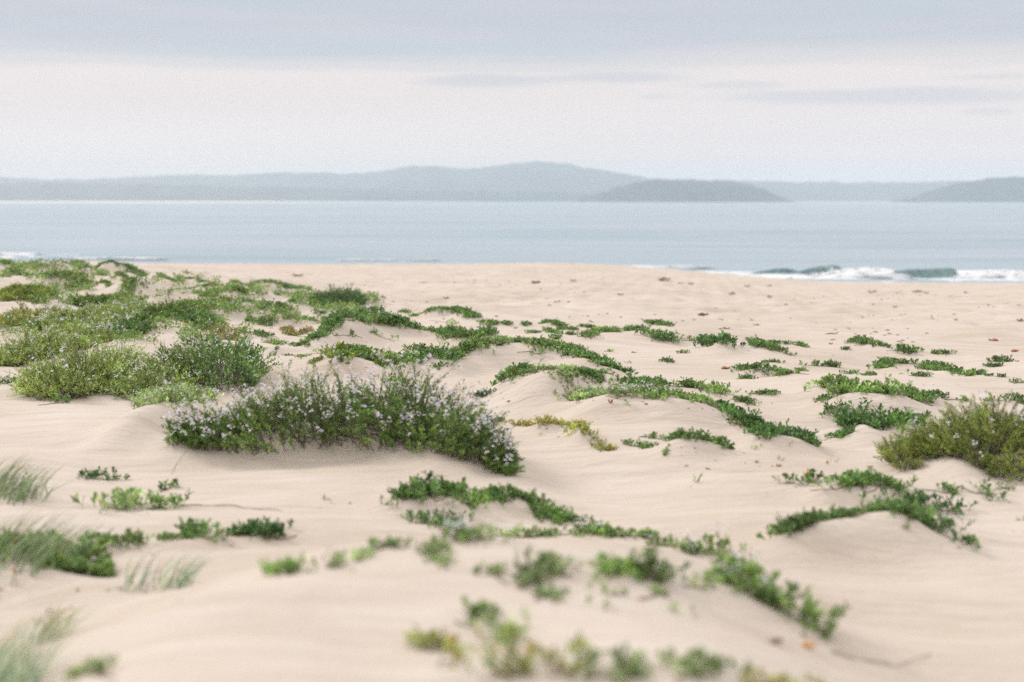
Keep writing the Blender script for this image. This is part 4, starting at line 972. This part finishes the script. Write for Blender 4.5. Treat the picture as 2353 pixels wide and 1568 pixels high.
# loose ground cover nobody could count, between the plants of the left field
def cover(name, label, quads, n, Hm_px, col, seed):
    r = np.random.default_rng(seed); Pq = []
    for (fr, x0, y0, x1, y1, wgt) in quads:
        m = int(n * wgt); x = r.uniform(x0, x1, m); y = r.uniform(y0, y1, m)
        keep = (wsum(waves(6, (x1 - x0) * .35, seed + int(x0)), x, y * 2.5) > .15)
        for a, b in pxs(fr, list(zip(x[keep], y[keep]))): Pq.append(hit(a, b))
    Pq = np.array(Pq); m = len(Pq); Kl = 7
    Hs = Hm_px * K * Pq[:, 1] * r.uniform(.5, 1.2, m)
    D = norm(np.c_[r.normal(0, .5, (m, 2)), np.ones(m)])
    sid = np.repeat(np.arange(m), Kl); t = r.uniform(.15, 1, m * Kl)
    Pq[:, 2] = ground(Pq[:, 0], Pq[:, 1])
    lp = Pq[sid] + D[sid] * (Hs[sid] * t)[:, None] + r.normal(0, .25, (m * Kl, 3)) * Hs[sid][:, None] * np.array([1, 1, .2])
    ld = norm(r.normal(0, .8, (m * Kl, 3)) + np.array([0, 0, .7])); sd_ = norm(np.cross(ld, r.normal(0, 1, (m * Kl, 3))))
    V, F, nv = place('obov', lp, ld, sd_, np.maximum(Hs[sid] * .45, Pq[sid, 1] * K * 3.0) * r.uniform(.7, 1.2, m * Kl), 1.2)
    cc = np.repeat(leafcols(COLS[col], m * Kl, r, .03), nv, 0)
    tag(mesh_obj(name, V, F, LEAF, None, cc), label, 'ground cover', None, 'stuff')
cover('ground_cover', 'loose low green sprigs scattered over the sand between the left field plants',
      [('Z1', 300, 600, 900, 700, .12), ('Z1', 0, 520, 300, 640, .08), ('Z1', 900, 450, 1500, 620, .12), ('Z1', 830, 500, 1650, 680, .22), ('A', 350, 380, 760, 560, .10), ('A', 1100, 500, 1500, 640, .14), ('A', 1900, 560, 2352, 640, .08),
       ('A', 120, 150, 760, 300, .10), ('A', 700, 280, 1000, 420, .06), ('A', 1560, 260, 2300, 500, .06), ('B', 0, 380, 640, 520, .08), ('B', 950, 330, 1900, 620, .18),
       ('B', 600, 480, 1000, 620, .06), ('B', 200, 260, 1200, 420, .08)], 3800, 17, 'g', 3)

# ------------------------------------------------------------------ fallen leaves, wrack and sticks
def blob(name, fr, x, y, wpx, hpx, mat, label, cat, grp, seed, curl=0):
    """a small crumpled scrap: a curled, torn sheet with thickness"""
    r = np.random.default_rng(seed); (X, Y), = pxs(fr, [(x, y)]); c = hit(X, Y); s = FR[fr][0]
    w = wpx * s * K * c[1] / 2; h = hpx * s * K * c[1]
    n = 9; V = []; F = []
    for sgn in (0, 1):
        for i in range(n):
            for j in range(5):
                a = (i / (n - 1) - .5) * 2; b = (j / 4 - .5) * 2
                edge = math.sqrt(max(1 - a * a * .85, 0))
                zz = h * (.15 + .75 * abs(math.sin(a * 2.2 + seed)) * (.5 + .5 * math.cos(b * 1.5))) + r.normal(0, h * .07)
                V.append((a * w, b * w * .55 * edge + r.normal(0, w * .04), zz * (1 if sgn else .55) + .001))
    for sgn in (0, 1):
        for i in range(n - 1):
            for j in range(4):
                q = sgn * n * 5; a, b = q + i * 5 + j, q + i * 5 + j + 1; c_, d = q + (i + 1) * 5 + j + 1, q + (i + 1) * 5 + j
                F.append((a, d, c_, b) if sgn else (a, b, c_, d))
    ring = [(0, j) for j in range(5)] + [(i, 4) for i in range(1, n)] + [(n - 1, j) for j in range(3, -1, -1)] + [(i, 0) for i in range(n - 2, 0, -1)]
    for p, q in zip(ring, ring[1:] + ring[:1]):
        a, b = p[0] * 5 + p[1], q[0] * 5 + q[1]; F.append((a, b, b + n * 5, a + n * 5))
    o = mesh_obj(name, V, F, mat); o.location = (c[0], c[1], float(ground(c[0], c[1])) - .002); o.rotation_euler = (r.uniform(-.15, .15), 0, r.uniform(-.5, .5))
    tag(o, label, cat, grp)
def stick(name, fr, pts, rad, mat, label, cat, lift=.004):
    q = resample(pxs(fr, pts), 14); L = np.array([hit(x, y) for x, y in q]); L[:, 2] = ground(L[:, 0], L[:, 1]) + lift + .004 * np.sin(np.arange(14) * 1.3)
    C0 = L[7].copy(); L = L - C0; V = []; F = []
    for i in range(14):
        rr = rad * (1 - .6 * i / 13)
        for k in range(6):
            a = k * math.pi / 3; V.append(L[i] + np.array([0, math.cos(a) * rr, math.sin(a) * rr]))
    for i in range(13):
        for k in range(6): F.append((i * 6 + k, i * 6 + (k + 1) % 6, (i + 1) * 6 + (k + 1) % 6, (i + 1) * 6 + k))
    o = mesh_obj(name, V, F, mat); o.location = C0; tag(o, label, cat)
stick('dead_runner', 'Z4', [(1190, 388), (1400, 388), (1560, 395), (1720, 415), (1870, 420)], .0040, DRYSTEM, 'thin dry runner lying on sand below the largest bush', 'dry stem')
stick('dead_runner', 'Z6', [(1040, 1358), (1150, 1390), (1260, 1412), (1450, 1445), (1560, 1420), (1700, 1370)], .0035, DRYSTEM, 'blurred thin dry runner on sand right of the orange seed head', 'dry stem')
stick('dead_runner', 'Z4', [(1130, 180), (1170, 110), (1220, 40), (1260, 10)], .0022, DRYSTEM, 'very thin dry stalk slanting up to the left foot of the largest bush', 'dry stem')
G1, G2 = 'reddish leaves lying on the right sand', 'dark scraps of seaweed on the beach'
for i, (fr, x, y, w, h, m, lb) in enumerate([
        ('Z3', 545, 1466, 24, 18, RUST, 'small red brown curled leaf, first in the row below the smooth round mound'),
        ('Z3', 692, 1500, 36, 20, RUST, 'crumpled red brown leaf, widest of the four on the open sand'),
        ('Z3', 1012, 1480, 18, 30, RUST, 'red brown leaf standing upright on sand, near the big olive bush'),
        ('Z3', 220, 1516, 34, 10, RUST, 'flat red brown leaf right under the drooping green patch'),
        ('Z3', 1295, 1500, 40, 7, RUST, 'flat pinkish brown sliver near the foot of the olive bush'),
        ('Z3', 1155, 1522, 30, 8, RUST, 'tiny pinkish chips above the low near mound'),
        ('Z2', 1215, 1076, 34, 8, RUST, 'thin red sliver on the side of the flat topped mound'),
        ('Z2', 1885, 1080, 30, 34, RUST, 'reddish dead flower head hanging below the double mound strip'),
        ('Z2', 2120, 1086, 22, 12, RUST, 'small red scrap on the double mound face'),
        ('Z3', 340, 852, 60, 20, RUST, 'scattered brown leaf pieces left of the arched plant group'),
        ('Z3', 1035, 686, 26, 12, RUST, 'small brown scrap between hump plant and far right strip'),
        ('Z3', 2110, 662, 64, 16, RUST, 'red brown scrap on beach near the right edge'),
        ('Z3', 2250, 738, 56, 16, RUST, 'red brown scraps just above the close pair by the right edge'),
        ('Z3', 2265, 802, 24, 14, RUST, 'brown scrap right of the close pair by the right edge'),
        ('Z3', 2285, 540, 40, 22, RUST, 'brown scrap at the right edge of the open beach')]):
    blob('dry_leaf', fr, x, y, w, h, m, lb, 'dry leaf', G1, 100 + i)
blob('orange_seed_head', 'Z6', 890, 1335, 80, 62, AMBER, 'blurred orange seed head on sand under the thick green bank', 'seed head', None, 31)
blob('dry_leaf', 'Z6', 880, 195, 40, 62, AMBER, 'curled orange leaf inside the tall dark near plant', 'dry leaf', None, 33)
blob('dry_leaf', 'Z6', 640, 1285, 170, 34, WRACK, 'blurred brown dead leaves under the low end of the thick green bank', 'dry leaf', None, 35)
for i, (fr, x, y, w, h, lb) in enumerate([
        ('Z3', 305, 588, 26, 10, 'darkest small scrap on the beach, left of a brown one'), ('Z3', 345, 586, 50, 12, 'brown scrap touching the darkest scrap on the beach'),
        ('Z3', 1310, 345, 56, 16, 'brown weed scrap close under the two breaking waves'), ('Z3', 1610, 340, 70, 14, 'flat weed strip under the right breaking wave'),
        ('Z3', 1665, 350, 30, 14, 'small weed scrap at the right end of the flat weed strip'), ('Z3', 1925, 350, 22, 16, 'lone dark weed knob near the surf, right'),
        ('Z3', 385, 362, 44, 26, 'pale brown weed heap at mid beach'), ('Z3', 630, 378, 30, 18, 'small weed knob right of the pale brown heap'),
        ('Z3', 480, 305, 40, 10, 'thin weed scrap where the sand meets white water'), ('Z3', 630, 308, 34, 10, 'second thin weed scrap at the edge of the white water'),
        ('Z3', 40, 288, 40, 12, 'weed scrap on the beach crest, left of its neighbour'), ('Z3', 110, 292, 34, 12, 'weed scrap on the beach crest, right of its neighbour'),
        ('Z3', 545, 560, 44, 10, 'pale scrap on open beach above the sparse strips'), ('Z3', 190, 500, 70, 16, 'low pale scrap on the open beach, centre right'),
        ('Z3', 1460, 445, 24, 14, 'small lone scrap on the beach below the waves'), ('Z3', 1860, 530, 22, 16, 'small pointed scrap on the right beach'),
        ('Z3', 1040, 618, 90, 10, 'long flat brown streak of scraps above the long far right strip'),
        ('Z2', 1390, 284, 60, 14, 'dark weed scrap on the crest at centre beach'), ('Z2', 1640, 272, 40, 16, 'dark weed scrap right of the centre one on the crest'),
        ('Z2', 2240, 268, 80, 24, 'arched weed scrap on the crest, centre right'), ('Z2', 1950, 362, 44, 14, 'weed scrap below the arched one on the beach'),
        ('Z2', 800, 385, 40, 10, 'dark sliver on the beach right of the darkest round bush'), ('Z2', 650, 280, 60, 8, 'faint sliver on the beach crest above the dark round bush'),
        ('Z1', 1960, 234, 80, 12, 'brown sliver on the pale beach above the far dune line'), ('Z1', 1235, 218, 50, 8, 'thin brown sliver on the beach just right of the highest far left hump'),
        ('Z2', 1130, 502, 26, 8, 'tiny scrap above the far lip of the plant belt'), ('Z2', 2038, 743, 36, 10, 'dark twig lying on open sand right of the long ridge')]):
    blob('seaweed_scrap', fr, x, y, w, h, WRACK, lb, 'seaweed', G2, 300 + i)
# fine specks of wrack along the beach: nobody could count them
r = np.random.default_rng(77); V, F = [], []
cxy = np.c_[r.uniform(700, 2353, 40), 628 + 130 * r.random(40)]
for i in range(260):
    q_ = cxy[r.integers(0, 40)]; x = q_[0] + r.normal(0, 45); y = q_[1] + r.normal(0, 5) + (q_[0] > 1700) * 30; c = hit(x, y); c[2] = float(ground(c[0], c[1]))
    w = r.uniform(.008, .026) * (1 + c[1] / 40); b = len(V)
    for a in range(6):
        V.append(c + np.array([math.cos(a * 1.047) * w * r.uniform(.7, 1.4), math.sin(a * 1.047) * w * .8, .003]))
    V.append(c + np.array([0, 0, w * r.uniform(.25, .6)]))
    for a in range(6): F.append((b + a, b + (a + 1) % 6, b + 6))
tag(mesh_obj('beach_litter', V, F, m_flat('litter', (.24, .155, .105), .9, (.36, .27, .20), 3)), 'fine brown specks of wrack strewn over the open beach', 'litter', None, 'stuff')

r = np.random.default_rng(78); V, F = [], []
for i in range(260):
    e_ = exec_list[r.integers(20, len(exec_list))]; q_ = pxs(e_[0], e_[1]); x, y = q_[r.integers(0, len(q_))]
    x += r.normal(0, 30); y += abs(r.normal(0, 14)) + 2; c = hit(x, y); c[2] = float(ground(c[0], c[1])) + .002; w = r.uniform(.004, .012); a = r.uniform(0, 3.14); b = len(V)
    for t_, s_, h_ in ((-1.4, 0, 0), (0, .6, .3), (1.4, 0, .2), (0, -.6, .1)):
        V.append(c + np.array([(math.cos(a) * t_ - math.sin(a) * s_) * w, (math.sin(a) * t_ + math.cos(a) * s_) * w, h_ * w]))
    F.append((b, b + 3, b + 2, b + 1))
tag(mesh_obj('plant_litter', V, F, m_flat('plant_litter', (.30, .14, .07), .9, (.42, .30, .20), 3)), 'fine dry leaf bits lying round the plants', 'litter', None, 'stuff')
# ------------------------------------------------------------------ water
ys = [80.0]
while ys[-1] < 7800: ys.append(ys[-1] * (1.0045 if ys[-1] < 300 else 1.03))
ys = np.array(ys); nx = 401; u = np.linspace(-1, 1, nx)
WX = (40 + ys[:, None] * 1.0) * u[None]; WY = np.repeat(ys[:, None], nx, 1)
def swell(X, Y):
    q = 1 - sstep(Y, 260, 700); s = 0
    rr = np.random.default_rng(9)
    for j in range(10):
        l = rr.uniform(9, 26); th = rr.normal(0, .10); s = s + np.sin(2 * np.pi / l * (Y * math.cos(th) + X * math.sin(th) * .5) + 6.28 * rr.random() + 1.2 * np.sin(X * .011 * rr.uniform(.5, 2)))
    env = .5 + .5 * np.sin(X * .031 + .02 * Y + 1.0)
    return q * (.045 * s * (.4 + env))
WZ = WATER + swell(WX, WY)
idx = np.arange(len(ys) * nx).reshape(len(ys), nx)
Fq = np.stack([idx[:-1, :-1], idx[:-1, 1:], idx[1:, 1:], idx[1:, :-1]], -1).reshape(-1, 4)
tag(mesh_obj('water', np.stack([WX, WY, WZ], -1), Fq, WAT), 'calm pale blue grey bay', kind='structure')

def on_water(x, y, lift=0.0):
    d = ray(x, y); t = (WATER + lift - EYE) / d[2]; return d * t + np.array([0, 0, EYE])
def wave_ridge(name, prof, label, seed, mat):
    """prof: (x px, base y px, height px); a rolling ridge, steep face to the shore"""
    r = np.random.default_rng(seed); p = resample(prof, 90); V = []; S = np.linspace(-1, 1, 22)
    for (x, yb, hp) in p:
        c = on_water(x, yb); Hh = hp * K * c[1]
        for s in S:
            if s < 0: zz = Hh * (1 - abs(s) ** 1.2) ; yy = c[1] + .9 * Hh + s * .9 * Hh * (1.15 - .35 * (1 - abs(s)))
            else: zz = Hh * (math.cos(s * math.pi) * .5 + .5); yy = c[1] + .9 * Hh + s * 5.0 * max(Hh, .1)
            V.append((c[0] + .05 * r.normal(), yy + .03 * r.normal(), WATER - .02 + zz * (1 + .03 * r.normal())))
    ns = len(S); i_ = np.arange(90 * ns).reshape(90, ns)
    Fq = np.stack([i_[:-1, :-1], i_[1:, :-1], i_[1:, 1:], i_[:-1, 1:]], -1).reshape(-1, 4)
    return tag(mesh_obj(name, V, Fq, mat), label, 'wave', 'waves breaking on the shore')
f3 = lambda pts: [(a * .348 + 1549, b * .348 + 545.8, h * .348) for a, b, h in pts]
wave_ridge('wave', f3([(480, 245, 4), (600, 242, 22), (680, 240, 34), (760, 238, 34), (830, 246, 20), (900, 244, 40), (1000, 240, 52), (1060, 244, 62), (1100, 240, 50), (1106, 240, 8)]),
           'green wave with two low humps, left of the broken white water', 5, WAVE)
wave_ridge('wave', f3([(1450, 272, 8), (1475, 274, 52), (1560, 276, 62), (1700, 276, 66), (1840, 274, 70), (1866, 268, 62), (1872, 268, 8)]),
           'green wave wall about to break, between two stretches of foam', 6, WAVE)
wave_ridge('wave', f3([(60, 214, 2), (200, 210, 12), (300, 208, 4)]), 'low green ripple near the centre of the shore', 8, WAVE)
def foam(name, quads, label, seed):
    """lumpy white water: (x px, y px, length px, depth px, height px)"""
    r = np.random.default_rng(seed); Vs, Fs = [], []
    for (x, y, w, dpt, hp, nn) in quads:
        for i in range(nn):
            a = r.uniform(-1, 1); b = r.uniform(-1, 1)
            cx, cy = x + a * w / 2, y + b * dpt / 2; c = on_water(cx, cy); g = float(ground(c[0], c[1]))
            Hh = hp * K * c[1] * (1 - a * a * .7) * r.uniform(.35, 1); rad = (r.uniform(.5, 1.4) + hp * .05) * (.6 + w / 900)
            m = 7; k = 10; b0 = sum(len(v) for v in Vs); V = []
            for j in range(m):
                t = j / (m - 1)
                for q in range(k):
                    an = q / k * 6.283; rr = rad * t * (1 + .25 * r.normal())
                    V.append((c[0] + math.cos(an) * rr * 2.2, c[1] + math.sin(an) * rr, max(WATER, g) - .03 + (Hh + .06) * (1 - t * t) * (1 + .12 * r.normal())))
            Vs.append(np.array(V)); i_ = np.arange(m * k).reshape(m, k) + b0
            Fs.append(np.stack([i_[:-1], np.roll(i_[:-1], -1, 1), np.roll(i_[1:], -1, 1), i_[1:]], -1).reshape(-1, 4))
    tag(mesh_obj(name, np.concatenate(Vs), np.concatenate(Fs), FOAM), label, 'surf', None, 'stuff')
g3 = lambda q: [(a * .348 + 1549, b * .348 + 545.8, w * .348, d * .348, h * .348, n) for a, b, w, d, h, n in q]
foam('surf_foam', g3([(1290, 262, 330, 22, 50, 150), (1200, 250, 170, 20, 50, 60), (2080, 260, 400, 26, 38, 130), (2290, 266, 260, 24, 36, 80), (1450, 290, 1900, 16, 3, 260), (800, 268, 640, 16, 4, 90), (640, 252, 400, 8, 5, 40), (2600, 262, 500, 40, 30, 90),
                      (1000, 262, 300, 8, 6, 40), (2000, 284, 700, 20, 7, 90)]),
     'broken white surf along the shore at right', 21)
foam('swash_foam', [(1480, 613, 200, 3, 1, 14), (1650, 628, 120, 6, 2, 40), (60, 590, 200, 8, 2.5, 40), (-60, 588, 260, 10, 3, 36), (280, 594, 200, 3, 1, 10), (900, 597, 200, 1.5, .4, 3)],
     'thin white wash along the far shore at left', 22)

# ------------------------------------------------------------------ far shore
def ridge_land(name, prof, Dd, depth, label, seed, rough=5.0):
    r = np.random.default_rng(seed); n = 700; p = resample(prof, n); m = 16; V = []
    hz = r.normal(0, 1, n); hz = np.convolve(hz, np.ones(3) / 3, 'same'); big = np.convolve(r.normal(0, 1, n), np.ones(15) / 15, 'same')
    for i, (x, y) in enumerate(p):
        az = (x - W0 / 2) * K; top = max(EYE + (HOR - y) * K * Dd * 1.0, WATER + 1)
        for j in range(m):
            s = j / (m - 1) * 2 - 1; yy = Dd + s * depth
            prof_ = (1 - abs(s) ** 2.2) if s < 0 else (1 - s * s)
            zz = WATER - 2 + (top - WATER + 2) * prof_ + (hz[i] * rough * .7 + big[i] * rough * 1.2 + r.normal() * rough * .25) * prof_ ** .5 * (1 if top > WATER + 12 else .1)
            V.append((az * Dd * (1 + .0 * s), yy, zz))
    i_ = np.arange(n * m).reshape(n, m)
    Fq = np.stack([i_[:-1, :-1], i_[1:, :-1], i_[1:, 1:], i_[:-1, 1:]], -1).reshape(-1, 4)
    tag(mesh_obj(name, V, Fq, HILL), label, kind='structure')
ridge_land('hills', [(-1500, 430), (-700, 415), (-300, 404), (0, 408), (100, 412), (200, 413), (300, 408), (450, 402), (550, 403), (680, 398), (830, 399), (880, 391), (950, 382), (1050, 388), (1100, 385), (1170, 377), (1230, 373), (1290, 378),
                    (1350, 388), (1430, 400), (1480, 409), (1560, 414), (1700, 418), (1850, 420), (2000, 421), (2120, 420), (2300, 416), (2600, 400), (3100, 405), (3800, 430)], 5200, 500, 'pale blue wooded hills, farthest range across the bay', 1)
ridge_land('hills', [(-1500, 450), (-800, 425), (0, 421), (250, 422), (600, 430), (1000, 438), (1200, 441), (1340, 446), (1380, 452), (1420, 460)], 3900, 250, 'low darker wooded shore below the pale hills, left', 2, 4)
ridge_land('hills', [(1335, 459), (1370, 446), (1420, 432), (1460, 421), (1500, 415), (1600, 418), (1680, 420), (1722, 430), (1752, 444), (1776, 456), (1790, 461)], 3300, 250, 'dark wooded headland right of centre', 3, 3.5)
ridge_land('hills', [(2085, 461), (2125, 450), (2165, 433), (2200, 423), (2260, 414), (2353, 408), (2600, 404), (3200, 420)], 3300, 250, 'dark wooded headland at the right edge', 4, 3.5)
V = []; n = 200
for i in range(n):
    x = -1500 + i * 2820 / (n - 1); az = (x - W0 / 2) * K; e = min(1, (1320 - x) / 900 + .02)
    V += [(az * (3980 - 1500 * e), 3980 - 1500 * e, WATER - .1), (az * 3990, 3990, WATER + .3 + 1.6 * e), (az * 4040, 4040, WATER + .6 + 2 * e)]
F = []
for i in range(n - 1): F += [(3 * i, 3 * i + 3, 3 * i + 4, 3 * i + 1), (3 * i + 1, 3 * i + 4, 3 * i + 5, 3 * i + 2)]
tag(mesh_obj('far_beach', V, F, FARSAND), 'thin pale sand shore across the bay, left', kind='structure')

# ------------------------------------------------------------------ haze
hm = bpy.data.materials.new('haze_air'); hm.use_nodes = True; nt = hm.node_tree; nt.nodes.clear()
pv = nt.nodes.new('ShaderNodeVolumePrincipled'); out = nt.nodes.new('ShaderNodeOutputMaterial'); nt.links.new(pv.outputs[0], out.inputs['Volume'])
pv.inputs['Color'].default_value = (.875, .94, .99, 1); pv.inputs['Density'].default_value = 2.35e-4; pv.inputs['Anisotropy'].default_value = .0
x0, x1, y0, y1, z0, z1 = -8200, 8200, -300, 8300, -11, 160
V = [(x, y, z) for x in (x0, x1) for y in (y0, y1) for z in (z0, z1)]
F = [(0, 1, 3, 2), (4, 6, 7, 5), (0, 4, 5, 1), (2, 3, 7, 6), (0, 2, 6, 4), (1, 5, 7, 3)]
tag(mesh_obj('haze', V, F, hm, smooth=False), 'pale sea haze', None, None, 'stuff')
print('plants', nplants, 'tris', sum(len(m.polygons) for m in bpy.data.meshes))
